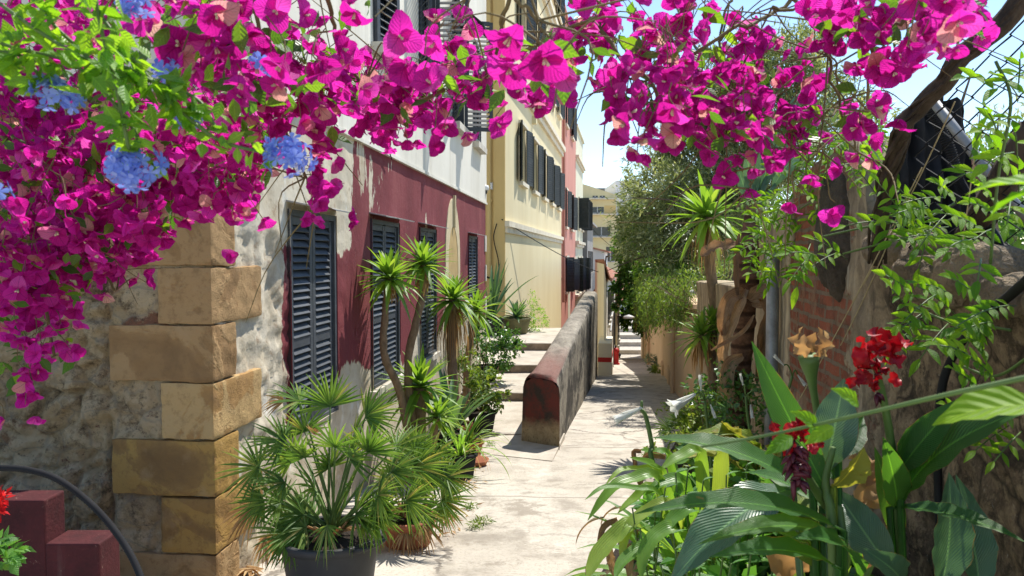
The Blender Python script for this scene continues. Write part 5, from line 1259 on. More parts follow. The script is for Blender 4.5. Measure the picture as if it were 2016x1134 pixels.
iB = [blob(1243, 500, 24, 34, 1, 1, 1.6), blob(1232, 560, 24, 24, 1, 1, 1.3), blob(1262, 450, 23.5, 42), blob(1300, 520, 21, 46, 1.2, 1, .9), blob(1220, 600, 24, 12, 1, 1, 1.2), blob(1370, 535, 19, 50, 1.5, 1, .6)]
bb = V(5.6, 24, gz(24))
tree('ivy_column', 'dark green ivy grown tree hanging over the ramp below the olive crown', bb, [(*bb, .16), (bb[0], bb[1], .3, .12), (*P(1262, 470, 23.5), .1)], iB, 11000, .14, M['ivy'], BROAD, SLIM_F, 40, .5)
rB = [blob(1262, 612, 52, 34), blob(1240, 625, 53, 20), blob(1290, 632, 51, 30), blob(1275, 592, 53, 28), blob(1284, 652, 51, 20), blob(1245, 590, 53, 18), blob(1300, 610, 50, 30)]
bb = P(1283, 700, 52); bb[2] = gz(52)
tree('round_tree', 'dark dense round tree overhanging the plaza steps', bb, [(*bb, .2), (bb[0], bb[1], bb[2]+1.2, .17), (bb[0]-.1, bb[1], bb[2]+2.2, .14)], rB, 6000, .36, M['ivy'], BROAD, SLIM_F, 30, .5)
# creeper that hangs over the peach wall
ct = thing('hanging_creeper', 'yellow green creeper hanging in long strands over the peach wall', 'creeper', (1.117+.157*14, 14, .6))
m = MB(); sm = MB()
for i in range(240):
    d = 12+random.random()**1.2*13; x0 = 1.117+.157*d-random.uniform(.05, .75); top = random.uniform(.6, 1.25); ln = max(.15, top-(1.6-(600+95*fbm((d*.7, 0, 0), 3)+random.uniform(-45, 40)-505)/F*d))
    k = 9; pts = [V(x0+.06*fbm((i, j*.4, 0), 2)-.12*math.sin(j/k*2.5), d+.08*fbm((i, j*.4, 5), 2), top-ln*j/k) for j in range(k)]
    sm.tube([V(1.117+.157*d+.2, d, .62)]+pts, .006, 4, cap=False)
    pos = np.repeat(np.array(pts), 9, axis=0)+rng.normal(size=(k*9, 3))*.06; dr = rng.normal(size=(k*9, 3))*.5+V(0, 0, -.9)
    m.batch(SLIM, SLIM_F, pos, frames_along(dr, .8), .085*(.6+.7*rng.random(k*9)))
leafy(m, [blob(1330, 560, 17, 42, 1.3, 1.5, .6), blob(1390, 570, 14.5, 55, 1.2, 1.2, .7), blob(1290, 590, 22, 26, 1, 2, .7), blob(1440, 550, 12.5, 55, 1, 1.3, .7)], 3600, .1, SLIM, SLIM_F, None, .4, .8, 0, 25)
part(sm, 'stems', M['twig'], ct); part(m, 'foliage', M['hang'], ct, False)
# orange flowering bush and shrubs at the wall foot
b = P(1252, 560, 46); b2 = b.copy(); b2[2] = -3.2
shrub('flowering_bush', 'bush with orange flowers seen between the ivy grown tree and the olive', b2, [blob(1250, 553, 46, 16, 1.2, 1, .8)], 420, .2, M['hang'], 'bush', flowers=(M['orange'], 420, .24))
for x, y, d, mat, lab, bl in ((1290, 735, 27, M['silver'], 'silvery leaved low shrub at the foot of the peach wall', [(1285, 716, 20), (1300, 712, 14)]), (1303, 752, 24, M['limeshrub'], 'bright green fern like shrub at the foot of the peach wall', [(1303, 732, 17), (1296, 742, 12)])):
    b = P(x, y, d); b[2] = gz(d); shrub('low_shrub', lab, b, [blob(q, w, d, r, 1, 1, .9) for q, w, r in bl], 700, .16, mat, group=None, tmpl=SLIM)
# shade trees on the far right slope, behind the fence
hB = [(P(1835, 370, 3.9), (.2, .3, .36)), (P(1800, 420, 3.8), (.16, .25, .28)), (P(1870, 440, 3.7), (.2, .25, .25)), (V(2.9, 5.6, 1.6), (.6, .7, .6)), (V(3.4, 5.2, 2.0), (.5, .6, .5)), (V(3.1, 4.6, 1.2), (.5, .5, .5)), (V(4.3, 6.0, 1.6), (.7, .7, .6)), (V(2.7, 6.6, 1.75), (.5, .6, .45))]
shrub('evergreen_shrub', 'dark evergreen shrub growing in shade behind the chain link fence', V(3.2, 5.2, -.3), hB, 9000, .07, M['ivy'], tmpl=BROAD, shell=.4)
oB2 = [(P(1990, 330, 9), (.9, .8, .75)), (P(1930, 400, 8.5), (.7, .7, .6)), (P(2080, 420, 8.5), (.8, .8, .8)), (P(1985, 470, 8.2), (.7, .7, .7)), (P(1850, 330, 9.5), (.6, .6, .6))]
bb = P(1990, 480, 9); bb[2] = -.6
tree('olive_tree', 'smaller olive tree showing through the wires of the chain link fence', bb, [(*bb, .14), (bb[0], bb[1], .9, .12), (*P(1985, 420, 9), .1)], oB2, 9000, .085, M['olive'], SLIM, SLIM_F, 50, .3)

# ---------------------------------------------------------------- tall plants along the old wall
yb = V(*P(1418, 900, 9.6)); yb[0] = wx(9.6)-.35; yb[2] = gz(9.6)+.1
yucca('yucca', 'tall yucca with a big brown skirt of dead leaves before the old wall', yb, [([yb]+yp([(1416, 780, 9.5), (1412, 640, 9.4), (1398, 520, 9.3), (1393, 428, 9.3)]), .09, .06, .66, 105, .6)])
yucca('yucca', 'low branching yucca with pale heads beneath the tall brown skirted one', yb+V(-.12, -.35, 0), [([yb+V(-.12, -.35, 0)]+yp([(1402, 760, 9.1), (1380, 660, 9.1)]), .07, .05, .42, 60, .35), ([yb+V(-.1, -.3, 0)]+yp([(1420, 760, 9.2), (1408, 700, 9.2), (1402, 640, 9.2)]), .06, .045, .38, 55, .25)])
b = yb+V(-.05, -.6, .05)
lv = [(b+V(random.uniform(-.1, .1), 0, .1)+nrm(V(math.cos(a), math.sin(a)*.6, e))*.22, .27, V(math.cos(a), math.sin(a)*.6, e), V(-math.cos(a)*.4, -.6, .7)) for a, e in [(q*.63, random.uniform(.4, 1.4)) for q in range(10)]]
fan_palm('young fan palm at the foot of the yuccas by the old wall', b, lv)
# banana-like plant
bt = V(*P(1452, 860, 6.0)); bt[2] = gz(6.0)+.1
bn = thing('banana_plant', 'tall banana like plant with a ringed brown trunk and torn dead leaves', 'plant', bt)
m = MB(); pts = spline([bt]+yp([(1453, 830, 6.0), (1456, 740, 6.0), (1466, 640, 6.0), (1470, 570, 6.0), (1472, 490, 6.0)]), 40)
m.tube(pts, [.095+.012*(i % 4 == 0)-.0006*i for i in range(40)], 16); part(m, 'trunk', M['bananabark'], bn)
m = MB(); m.tube(spline(yp([(1470, 560, 5.97), (1474, 500, 5.97), (1478, 450, 5.98), (1484, 390, 6.0)]), 12), np.linspace(.1, .05, 12), 14); part(m, 'leaf_sheath', M['bananabark'], bn, label='smooth red brown sheath at the top of the trunk')
m = MB()
for x0, y0, x1, y1, w, dd, ar in ((1478, 440, 1490, 290, .12, 0, .02), (1482, 430, 1452, 330, .1, -.05, .08), (1486, 420, 1520, 300, .16, .1, .05), (1488, 400, 1585, 175, .16, .2, .1), (1490, 400, 1560, 250, .22, .15, .08), (1484, 400, 1525, 210, .13, .3, .05), (1484, 410, 1470, 300, .1, -.1, .06), (1488, 410, 1580, 300, .2, 0, .12)):
    a, e = P(x0, y0, 6), P(x1, y1, 6+dd); s = a+(e-a)*.38
    m.tube(spline([a, s, s+(e-s)*.2], 6), [.022, .02, .018, .016, .014, .01], 7); big_leaf(m, s, e, w, ar, (-.3, -.6, .7), .3, 0, .12, 14)
part(m, 'leaves', M['bluecanna'], bn)
m = MB()
for pts, w, nor in (([(1474, 575, 5.9), (1440, 585, 5.82), (1425, 620, 5.8), (1424, 660, 5.82)], .12, (-.2, -1, .3)), ([(1474, 590, 5.88), (1500, 575, 5.8), (1516, 610, 5.78), (1500, 690, 5.8)], .17, (.1, -1, .1)), ([(1480, 600, 5.88), (1512, 600, 5.8), (1505, 670, 5.8), (1488, 750, 5.8)], .11, (.2, -1, 0)), ([(1470, 570, 5.85), (1445, 620, 5.8), (1420, 690, 5.85), (1440, 730, 5.85)], .1, (0, -1, .2)), ([(1485, 620, 5.85), (1460, 655, 5.8), (1400, 690, 5.8)], .035, (0, -1, .5)), ([(1462, 480, 5.9), (1430, 484, 5.85), (1400, 490, 5.9), (1380, 505, 5.9)], .1, (0, -.8, .6)), ([(1455, 460, 5.9), (1448, 520, 5.85), (1452, 590, 5.85)], .05, (0, -1, 0)), ([(1490, 700, 5.85), (1500, 640, 5.8), (1530, 600, 5.8)], .04, (0, -1, .2)), ([(1462, 700, 5.85), (1435, 720, 5.8), (1432, 770, 5.8), (1450, 790, 5.8)], .12, (-.3, -1, 0))):
    q = spline([P(*a) for a in pts], 14); big = np.interp(np.linspace(0, 1, 14), [0, .2, .6, .9, 1], [.3, .9, 1, .8, .3])*w
    m.ribbon(q, big, V(*nor), .5, 0, .45)
part(m, 'dead_leaves', M['drydark'], bn)
# low shrubs and leafy filling of the bed
b = P(1402, 900, 7.2); b[2] = gz(7.2)+.1
shrub('shrub', 'yellowish small leaved shrub along the edge of the ramp in front of the yuccas', b, [(b+V(-.1, 0, .32), (.35, .5, .3)), (b+V(.15, .5, .4), (.35, .5, .35)), (b+V(.05, -.5, .3), (.3, .4, .28))], 3200, .06, M['limeshrub'])
b = P(1500, 880, 5.2); b[2] = gz(5.2)+.1
shrub('shrub', 'fine leaved green shrub between the banana trunk and the grey drainpipe', b, [(b+V(0, 0, .55), (.35, .5, .45)), (b+V(-.3, -.3, .4), (.25, .35, .3)), (b+V(.25, -.5, .4), (.3, .35, .35)), (b+V(.1, .6, .7), (.35, .4, .5))], 4200, .05, M['shrub'])
# strap leaves (crinum) with white trumpet flowers
def crinum(label, base, n, L, w, scapes, mats=None, group=None, drawn=(), browns=()):
    b = V(*base); t = thing('crinum_lily', label, 'lily', b, group=group); m = MB()
    for i in range(n):
        az = random.uniform(0, 6.28) if i % 3 else random.uniform(2.2, 4.4); e = R(random.uniform(35, 80)); d = V(math.cos(az)*math.cos(e), math.sin(az)*math.cos(e)*.7, math.sin(e))
        p = strap(m, b+V(d[0], d[1], 0)*.05, d, L*random.uniform(.65, 1.15), w*random.uniform(.75, 1.2), random.uniform(.09, .2), kink=None)
        if i % 3 == 0:
            q = p[-1]; dm = MB(); strap(dm, q-(p[-1]-p[-2])*2, V(*(p[-1]-p[-3]))+V(0, 0, -.05), random.uniform(.12, .25), w*.6, .3, n=9); part(dm, 'withered_tip', M['drydark'], t)
    for q, w_, d_ in drawn:
        pt = spline([b, (b+P(*q[0], d_))/2+V(0, 0, .06)]+[P(*a, d_-.05*i) for i, a in enumerate(q)], 20); m.ribbon(pt, np.interp(np.linspace(0, 1, 20), [0, .4, .75, .92, 1], [.6, 1, .95, .55, .05])*w_, V(-.35, -.55, .75), .4, 0, .08)
    for q, w_, d_ in browns:
        pt = spline([P(*a, d_-.01*i) for i, a in enumerate(q)], 12); dm = MB(); dm.ribbon(pt, np.interp(np.linspace(0, 1, 12), [0, .3, .8, 1], [.7, 1, .8, .15])*w_*.55, V(-.2, -1, .2), .7, 0, .5); part(dm, 'withered_tip', M['drydark'], t)
    part(m, 'leaves', mats or M['strap'], t)
    for path, heads in scapes:
        m = MB(); m.tube(spline([b+V(0, 0, .05)]+path, 16), np.linspace(.011, .008, 16), 8); part(m, 'flower_stalk', M['stem'], t)
        for hp, hd, L2, op in heads:
            fm = MB(); hd = nrm(hd); top = path[-1]; s0 = top
            nk = hp-hd*L2*.15
            m = MB(); m.tube(spline([top, (top+nk)/2+V(0, 0, .03), nk], 8), .0045, 6); part(m, 'pedicel', M['stem'], t)
            e1 = nrm(np.cross(hd, V(.2, .3, 1))); e2 = np.cross(hd, e1)
            for k in range(6):
                a = k*math.pi/3+.2; r = e1*math.cos(a)+e2*math.sin(a)
                pt = [nk+r*.004, nk+hd*L2*.4+r*L2*(.06+.04*op), nk+hd*L2*.8+r*L2*(.1+.14*op), nk+hd*L2*(1.05-.12*op)+r*L2*(.1+.36*op)]
                fm.ribbon(spline(pt, 8), np.array([.3, .5, .75, .95, 1, .85, .5, .03])*L2*(.2+.12*op), r, -.6, 0, .08)
            part(fm, 'blossom', M['lily'], t)
    return t
cb = P(1400, 1040, 3.1); cb[2] = gz(3.1)+.15
crinum('clump of pale arching strap leaves with brown withered tips and a single nodding white bud', cb, 40, .78, .055,
       [(yp([(1290, 930, 2.9), (1284, 880, 2.9), (1272, 822, 2.9), (1262, 806, 2.9)]), [(P(1256, 806, 2.88), V(-1, -.1, -.45), .12, .2)])],
       drawn=[([(1303, 980), (1255, 962), (1192, 959), (1152, 984)], .028, 2.7), ([(1300, 948), (1244, 945), (1203, 966), (1157, 1025)], .055, 2.75), ([(1303, 938), (1255, 924), (1220, 928), (1192, 955)], .03, 2.85), ([(1307, 948), (1286, 917), (1240, 901)], .05, 2.9), ([(1258, 1039), (1210, 1060), (1175, 1101), (1157, 1140)], .07, 2.55), ([(1290, 965), (1250, 982), (1216, 1011)], .04, 2.75),
              ([(1300, 1080), (1262, 1080), (1226, 1108), (1210, 1140)], .05, 2.5), ([(1320, 907), (1290, 892), (1258, 886)], .045, 3.0), ([(1330, 1000), (1270, 1010), (1235, 1050), (1222, 1110)], .05, 2.6), ([(1380, 900), (1340, 900), (1300, 925)], .06, 3.0), ([(1350, 960), (1310, 950), (1270, 975)], .06, 2.8), ([(1340, 1050), (1300, 1050), (1270, 1090), (1262, 1140)], .06, 2.5), ([(1420, 900), (1370, 885), (1330, 905)], .07, 3.1), ([(1370, 1010), (1330, 1020), (1300, 1060)], .06, 2.55)],
       browns=[([(1262, 888), (1248, 890), (1250, 910), (1253, 934)], .04, 2.9), ([(1276, 925), (1262, 935), (1260, 960)], .06, 2.8), ([(1215, 1022), (1190, 1035), (1182, 1060), (1180, 1085)], .045, 2.6), ([(1200, 1080), (1205, 1110), (1215, 1140)], .06, 2.5), ([(1240, 1070), (1240, 1100), (1238, 1140)], .06, 2.5), ([(1310, 900), (1280, 895), (1262, 905)], .05, 2.95)])
cb = P(1400, 960, 4.3); cb[2] = gz(4.3)+.15
crinum('strap leaved lily with one wide open white trumpet flower over the ramp', cb, 20, .7, .1,
       [(yp([(1400, 900, 4.25), (1392, 830, 4.2), (1388, 790, 4.2)]), [(P(1362, 780, 4.15), V(-1, -.2, -.55), .17, .75), (P(1380, 765, 4.2), V(-.1, 0, 1), .09, .02), (P(1400, 800, 4.2), V(.3, -.3, -1), .08, .05)])], mats=M['jasmine'])
cb = P(1500, 960, 4.4); cb[2] = gz(4.4)+.15
crinum('strap leaved lily with several drooping white flowers beside the banana trunk', cb, 18, .65, .08,
       [(yp([(1480, 880, 4.3), (1472, 820, 4.3), (1468, 780, 4.3)]), [(P(1462, 755, 4.3), V(-.25, 0, 1), .07, .03), (P(1510, 775, 4.3), V(.5, -.2, -1), .1, .35), (P(1478, 800, 4.3), V(.1, -.2, -1), .08, .1)]),
        (yp([(1545, 880, 4.3), (1548, 790, 4.3), (1560, 740, 4.3)]), [(P(1540, 716, 4.3), V(-.6, 0, .6), .08, .15), (P(1572, 740, 4.3), V(.6, 0, -.8), .08, .2)])])
# more edge foliage: herbs, broad yellow leaves
def herb(label, base, tops, size=.06):
    b = V(*base); t = thing('herb_plant', label, 'herb', b); m = MB(); sm = MB()
    for tp in tops:
        pts = spline([b+rng.normal(size=3)*.03, (b+tp)/2+rng.normal(size=3)*.03, tp], 12); sm.tube(pts, np.linspace(.005, .003, 12), 5)
        for i in range(3, 12):
            for s in (-1, 1):
                az = i*1.57+s*1.57*1; d = V(math.cos(az)*s, math.sin(az)*s, .35 if i > 9 else .1)
                m.batch(LEAF, LEAF_F, [pts[i]], frames_along(np.array([d]), .2), [size*random.uniform(.7, 1.15)*(1.2-.05*i)], 0, LEAF_UV)
    part(m, 'foliage', M['herb'], t); part(sm, 'stems', M['stem'], t); return t
b = P(1330, 1090, 2.7); b[2] = gz(2.7)+.12
herb('mint like green herb among the arching strap leaves at the edge of the ramp', b, yp([(1310, 960, 2.6), (1330, 930, 2.7), (1355, 925, 2.8), (1290, 985, 2.6), (1350, 975, 2.55), (1245, 1000, 2.5), (1260, 1040, 2.45), (1325, 1050, 2.4), (1385, 945, 2.8), (1300, 1035, 2.5), (1375, 1010, 2.5)]), .07)
b = P(1450, 1060, 2.9); b[2] = gz(2.9)+.12
herb('leafy green herb growing between the cannas and the strap leaves', b, yp([(1430, 935, 2.9), (1470, 915, 3.0), (1500, 905, 3.1), (1420, 985, 2.8), (1540, 890, 3.2), (1480, 960, 2.9), (1560, 860, 3.3), (1460, 1010, 2.6), (1405, 1040, 2.5), (1520, 960, 2.7)]), .085)
b = P(1440, 990, 3.4); b[2] = gz(3.4)+.12
t = thing('broad_leaf_lily', 'broad yellowing leaves lit from behind in the middle of the bed', 'plant', b); m = MB()
for x0, y0, x1, y1, w, ar in ((1500, 960, 1345, 880, .17, .2), (1510, 940, 1400, 850, .2, .12), (1480, 960, 1330, 905, .12, .2), (1500, 940, 1440, 860, .16, .15), (1470, 1000, 1370, 930, .13, .15), (1530, 950, 1560, 840, .16, .1), (1500, 980, 1590, 900, .14, .1), (1450, 900, 1420, 830, .14, .1), (1520, 930, 1350, 862, .13, .22), (1540, 960, 1470, 880, .15, .12), (1480, 1040, 1390, 980, .14, .15), (1560, 980, 1600, 880, .12, .1)):
    big_leaf(m, P(x0, y0, 3.4), P(x1, y1, 3.3), w, ar, (-.2, -.3, 1), .3, 0, .25)
m.tube(spline([b, P(1500, 960, 3.4)], 5), .02, 6); part(m, 'leaves', M['yellowleaf'], t)

# ---------------------------------------------------------------- cannas in front
def canna(label, base, stalk, leaves, flowers, buds, lmat='canna'):
    """leaves: (x0, y0, d0, x1, y1, d1, width, arch, up, matkey)"""
    b = V(*base); t = thing('canna_plant', label, 'canna', b); sm = MB()
    for s in stalk: sm.tube(spline([b]+[P(*p) for p in s], 16), np.linspace(.013, .007, 16), 8)
    part(sm, 'stem', M['stem'], t)
    for x0, y0, d0, x1, y1, d1, w, ar, up, mk in leaves:
        m = MB(); p = big_leaf(m, P(x0, y0, d0), P(x1, y1, d1), w*.76, ar, up, .34, 0, .1, 18)
        m.tube([b+(p[0]-b)*.6, p[0], p[1]], [.008, .009, .004], 6); part(m, 'leaf', M[mk], t)
    for (x, y, d, r, n) in flowers:
        m = MB(); c = P(x, y, d)
        for i in range(n):
            u = nrm(rng.normal(size=3)+V(0, -.2, .35)); q = c+u*r*random.uniform(.05, .5)-V(0, 0, r*.1); up = nrm(rng.normal(size=3))
            e = q+nrm(u+rng.normal(size=3)*.6)*r*random.uniform(.5, .85)
            big_leaf(m, q, e, r*random.uniform(.5, .8), .22, up, .5, 0, .6, 8, [.25, .6, .95, 1, .85, .4])
        part(m, 'flower_head', M['cannared'], t)
    m = MB()
    for x, y, d, r, n in buds:
        c = P(x, y, d)
        for i in range(n):
            u = nrm(rng.normal(size=3)*V(1, 1, .6)+V(0, 0, -.5)); p = c+V(0, 0, random.uniform(-r, r)); m.tube(spline([p, p+u*r*.4, p+u*r*.7+V(0, 0, -r*.2)], 5), [.005, .006, .006, .004, .001], 5)
    if m.v: part(m, 'spent_buds', M['cannabud'], t)
    return t
b1 = V(1.02, 1.78, gz(1.78)+.12)
canna('tall canna with the larger scarlet flower head and big dark leaves near the wall', b1,
      [[(1765, 1000, 1.75), (1755, 880, 1.72), (1738, 780, 1.7), (1722, 715, 1.68)]],
      [(1772, 990, 1.75, 2040, 800, 1.5, .17, .12, (-.3, -.5, .8), 'canna'), (1766, 1000, 1.75, 1738, 860, 1.6, .09, .05, (-.2, -1, .2), 'canna'), (1770, 960, 1.75, 1812, 826, 1.65, .1, .04, (-.3, -1, .2), 'canna'),
       (1752, 1000, 1.75, 2020, 1068, 1.5, .075, .08, (0, -.5, 1), 'canna'), (1850, 1170, 1.7, 1868, 930, 1.75, .14, .06, (.1, -1, .1), 'bluecanna'), (1930, 1180, 1.75, 1882, 935, 1.8, .13, .05, (.1, -1, .1), 'bluecanna'),
       (1770, 930, 1.72, 1900, 780, 1.6, .1, .1, (-.4, -.7, .5), 'canna'), (1775, 1080, 1.75, 1722, 880, 1.8, .075, .03, (-.2, -1, .1), 'canna'), (1760, 1134, 1.7, 1640, 960, 1.85, .13, .12, (-.5, -.6, .6), 'bluecanna'), (1770, 1150, 1.65, 1700, 1080, 1.5, .1, .1, (0, -1, .4), 'bluecanna')],
      [(1728, 690, 1.68, .065, 11), (1690, 720, 1.66, .05, 7), (1755, 715, 1.7, .05, 5), (1705, 745, 1.66, .04, 4)], [(1725, 760, 1.68, .03, 8)])
b2 = V(.74, 1.62, gz(1.62)+.12)
canna('leaning canna with the smaller red flower head and long leaves spread over the ramp', b2,
      [[(1660, 1090, 1.62), (1620, 990, 1.65), (1585, 930, 1.52), (1565, 875, 1.48)], [(1640, 1100, 1.6), (1625, 960, 1.62), (1640, 880, 1.62)]],
      [(1600, 965, 1.66, 1282, 862, 1.75, .105, .09, (.1, -.4, 1), 'canna'), (1660, 1045, 1.6, 1250, 1012, 1.5, .1, .10, (0, -.35, 1), 'canna'), (1655, 1060, 1.58, 1375, 1072, 1.42, .075, .10, (0, -.4, 1), 'canna'),
       (1640, 990, 1.62, 1480, 672, 1.75, .1, .05, (-.5, -.8, .3), 'canna'), (1625, 930, 1.66, 1662, 745, 1.7, .135, .05, (-.4, -1, .2), 'bluecanna'), (1650, 1120, 1.55, 1395, 1098, 1.35, .085, .08, (0, -.4, 1), 'canna'),
       (1560, 960, 1.75, 1318, 1150, 1.6, .17, .12, (-.4, -.6, .8), 'bluecanna'), (1640, 1010, 1.64, 1460, 930, 1.9, .1, .08, (0, -.3, 1), 'canna'), (1650, 950, 1.64, 1575, 830, 1.8, .09, .05, (-.3, -1, .4), 'canna'), (1640, 960, 1.62, 1700, 880, 1.55, .12, .06, (.3, -.8, .4), 'yellowleaf'), (1610, 1000, 1.75, 1450, 1010, 1.85, .12, .1, (0, -.3, 1), 'yellowleaf'),
       (1640, 1130, 1.66, 1540, 1000, 1.8, .13, .1, (-.4, -.6, .6), 'yellowleaf'), (1690, 1140, 1.6, 1560, 1060, 1.4, .1, .12, (0, -.5, 1), 'canna'), (1630, 1040, 1.66, 1490, 985, 1.95, .09, .12, (0, -.3, 1), 'yellowleaf'), (1600, 1090, 1.7, 1440, 1040, 1.6, .1, .1, (0, -.3, 1), 'canna'), (1620, 1000, 1.66, 1545, 905, 1.9, .08, .06, (-.3, -.8, .5), 'canna'), (1650, 900, 1.66, 1700, 820, 1.75, .08, .05, (.2, -.9, .3), 'canna')],
      [(1572, 858, 1.48, .045, 11), (1545, 850, 1.47, .03, 6), (1592, 868, 1.48, .03, 6)], [(1562, 905, 1.48, .045, 18), (1577, 930, 1.48, .03, 12)])
# rolled leaf with a withered tip
b = V(.72, 1.9, gz(1.9)+.1); t = thing('rolled_leaf_shoot', 'upright green shoot ending in a curled withered yellow leaf tip', 'shoot', b)
m = MB(); m.tube(spline([b]+yp([(1624, 900, 1.86), (1612, 830, 1.85), (1600, 760, 1.84), (1592, 700, 1.83)]), 20), [.009]*14+[.01, .012, .015, .02, .024, .026], 12); part(m, 'shoot', M['stem'], t)
m = MB()
for k in range(5):
    a = k*1.3; big_leaf(m, P(1592, 702, 1.83)+V(.015*math.cos(a), .015*math.sin(a), 0), P(1592+22*math.cos(a)+8, 650+8*math.sin(a*2), 1.83+.03*math.sin(a)), .04, .15, (math.cos(a), math.sin(a), .4), .6, 0, .7, 10)
part(m, 'withered_tip', M['dryleaf'], t)
# dry leaves caught in the bed
t = thing('withered_canna_leaf', 'pale withered canna leaves hanging between the two cannas', 'dead leaf', P(1700, 1000, 1.95)); m = MB()
for x0, y0, x1, y1, w in ((1690, 900, 1700, 960, .1), (1680, 970, 1745, 1000, .06), (1690, 1000, 1700, 1120, .09), (1560, 1134, 1490, 1060, .1), (1720, 920, 1680, 990, .08)): big_leaf(m, P(x0, y0, 1.95), P(x1, y1, 1.9), w, .2, (0, -1, .3), .6, 0, .5, 12)
part(m, 'leaves', M['dryleaf'], t)
clump('leafy_plant', 'dense dark strap foliage at the bottom edge under the cannas', V(.95, 2.3, gz(2.3)+.15), 60, .75, .06, M['strap'], .08, (35, 85))
clump('leafy_plant', 'dense green leaves between the herb and the wall', V(1.15, 3.3, gz(3.3)+.15), 60, .85, .09, M['agave'], .07, (35, 85))
clump('leafy_plant', 'narrow leaved clump at the very edge of the ramp under the brown tipped lily', V(.5, 2.25, gz(2.25)+.15), 50, .6, .04, M['strap'], .12, (20, 80), dry=14)

b = P(1390, 1130, 2.4); b[2] = gz(2.4)+.12
herb('leafy herb filling the shaded corner under the lowest canna leaves', b, yp([(1330, 1080, 2.2), (1380, 1070, 2.2), (1430, 1050, 2.2), (1480, 1080, 2.1), (1300, 1110, 2.2), (1350, 1120, 2.1), (1440, 1110, 2.1), (1530, 1090, 2.1), (1580, 1100, 2.0), (1600, 1040, 2.1)]), .085)
b = P(1420, 900, 4.4); b[2] = gz(4.4)+.12
shrub('shrub', 'bright broad leaved ground cover under the white trumpet lily', b, [(b+V(-.25, -.2, .25), (.3, .4, .2)), (b+V(.15, .3, .35), (.35, .5, .28)), (b+V(.3, -.5, .3), (.35, .5, .28))], 1500, .11, M['herb'], tmpl=LEAF, F_=LEAF_F)
b = V(.9, 2.75, gz(2.75)+.12)
shrub('shrub', 'broad leaved green undergrowth between the two cannas and the wall', b, [(b+V(-.1, 0, .35), (.35, .4, .3)), (b+V(.25, .3, .5), (.3, .4, .4)), (b+V(.15, -.5, .3), (.3, .35, .3))], 1300, .1, M['herb'], tmpl=LEAF, F_=LEAF_F)

# ---------------------------------------------------------------- pinnate climber on the old wall
def pinnate(m, sm, a, b, n, size, up, mi=0):
    a, b = V(*a), V(*b); l = np.linalg.norm(b-a); pts = bez(a, (a+b)/2+V(*up)*l*.15, b, n+2); sm.tube(pts, .002, 4)
    d0 = nrm(b-a); s = nrm(np.cross(d0, V(*up)))
    for i in range(1, n+2):
        d = nrm(pts[min(i+1, n+1)]-pts[i-1])
        for sd in ((-1, 1) if i <= n else (0,)):
            q = nrm(d*.55+s*sd*.9+rng.normal(size=3)*.12) if sd else d
            L = size*random.uniform(.8, 1.1)*(1.25 if not sd else 1); e = pts[min(i, n+1)]+q*L-V(0, 0, L*.12)
            big_leaf(m, pts[min(i, n+1)], e, L*.36, .06, V(*up)+rng.normal(size=3)*.2, .35, mi, .1, 7, [.1, .7, 1, .85, .5, .02])
def climber(label, base, runners, sprays):
    t = thing('jasmine_climber', label, 'climber', base); m = MB(); sm = MB()
    for r in runners: sm.tube(spline([P(*p) for p in r], 20), .004, 5)
    for a, b, n, sz in sprays: pinnate(m, sm, P(*a), P(*b), n, sz, (-.35, -.7, .55))
    part(m, 'foliage', M['jasmine'], t); part(sm, 'stems', M['stem'], t); return t
def rs(n, x0, x1, y0, y1, d0, d1, L, sz, ang=(120, 260), k=(3, 4)):
    out = []
    for i in range(n):
        x, y, d = random.uniform(x0, x1), random.uniform(y0, y1), random.uniform(d0, d1); a = R(random.uniform(*ang)); l = L*random.uniform(.7, 1.2)
        out.append(((x, y, d), (x+l*math.cos(a), y-l*math.sin(a), d-.08), random.randint(*k), sz*random.uniform(.85, 1.15)))
    return out
climber('pinnate leaved climber sprawling over the rubble top of the old wall', P(1850, 480, 2.5), [[(1880, 400, 2.5), (1820, 430, 2.5), (1740, 440, 2.6), (1600, 470, 2.9)], [(1900, 420, 2.4), (1800, 460, 2.5), (1660, 500, 2.8)]],
        rs(13, 1720, 1900, 380, 470, 2.35, 2.7, 85, .055)+rs(5, 1580, 1680, 460, 540, 2.6, 2.9, 75, .055)+rs(5, 1860, 2000, 380, 470, 2.0, 2.4, 80, .05))
climber('pinnate climber sprays hanging in front of the black garden hose', P(1900, 600, 2.1), [[(1990, 650, 1.9), (1930, 640, 2.0), (1860, 630, 2.1), (1790, 600, 2.15)], [(2030, 700, 1.8), (1960, 740, 1.9), (1890, 720, 2.0)]],
        rs(9, 1800, 1890, 570, 640, 1.95, 2.2, 85, .048)+rs(8, 1900, 2020, 580, 700, 1.75, 2.0, 80, .046)+rs(9, 1890, 2016, 690, 860, 1.7, 1.95, 70, .042))
climber('leafy climber covering the wall top between the banana plant and the pillar', P(1550, 430, 4.6), [[(1640, 370, 4.2), (1560, 420, 4.6), (1490, 450, 5)]],
        rs(34, 1490, 1570, 390, 540, 4.5, 5.2, 45, .06)+rs(40, 1530, 1720, 260, 420, 3.9, 4.6, 48, .055, (60, 300))+rs(26, 1650, 1790, 230, 350, 3.2, 3.8, 45, .042, (60, 300)))
climber('young climber shoots twining up the chain link fence', P(1960, 450, 2.0), [[(1950, 520, 1.95), (1965, 350, 1.9), (1990, 200, 1.85), (1960, 120, 1.85)]],
        rs(18, 1900, 2016, 140, 540, 1.8, 2.1, 50, .055, (60, 300), (1, 2)))
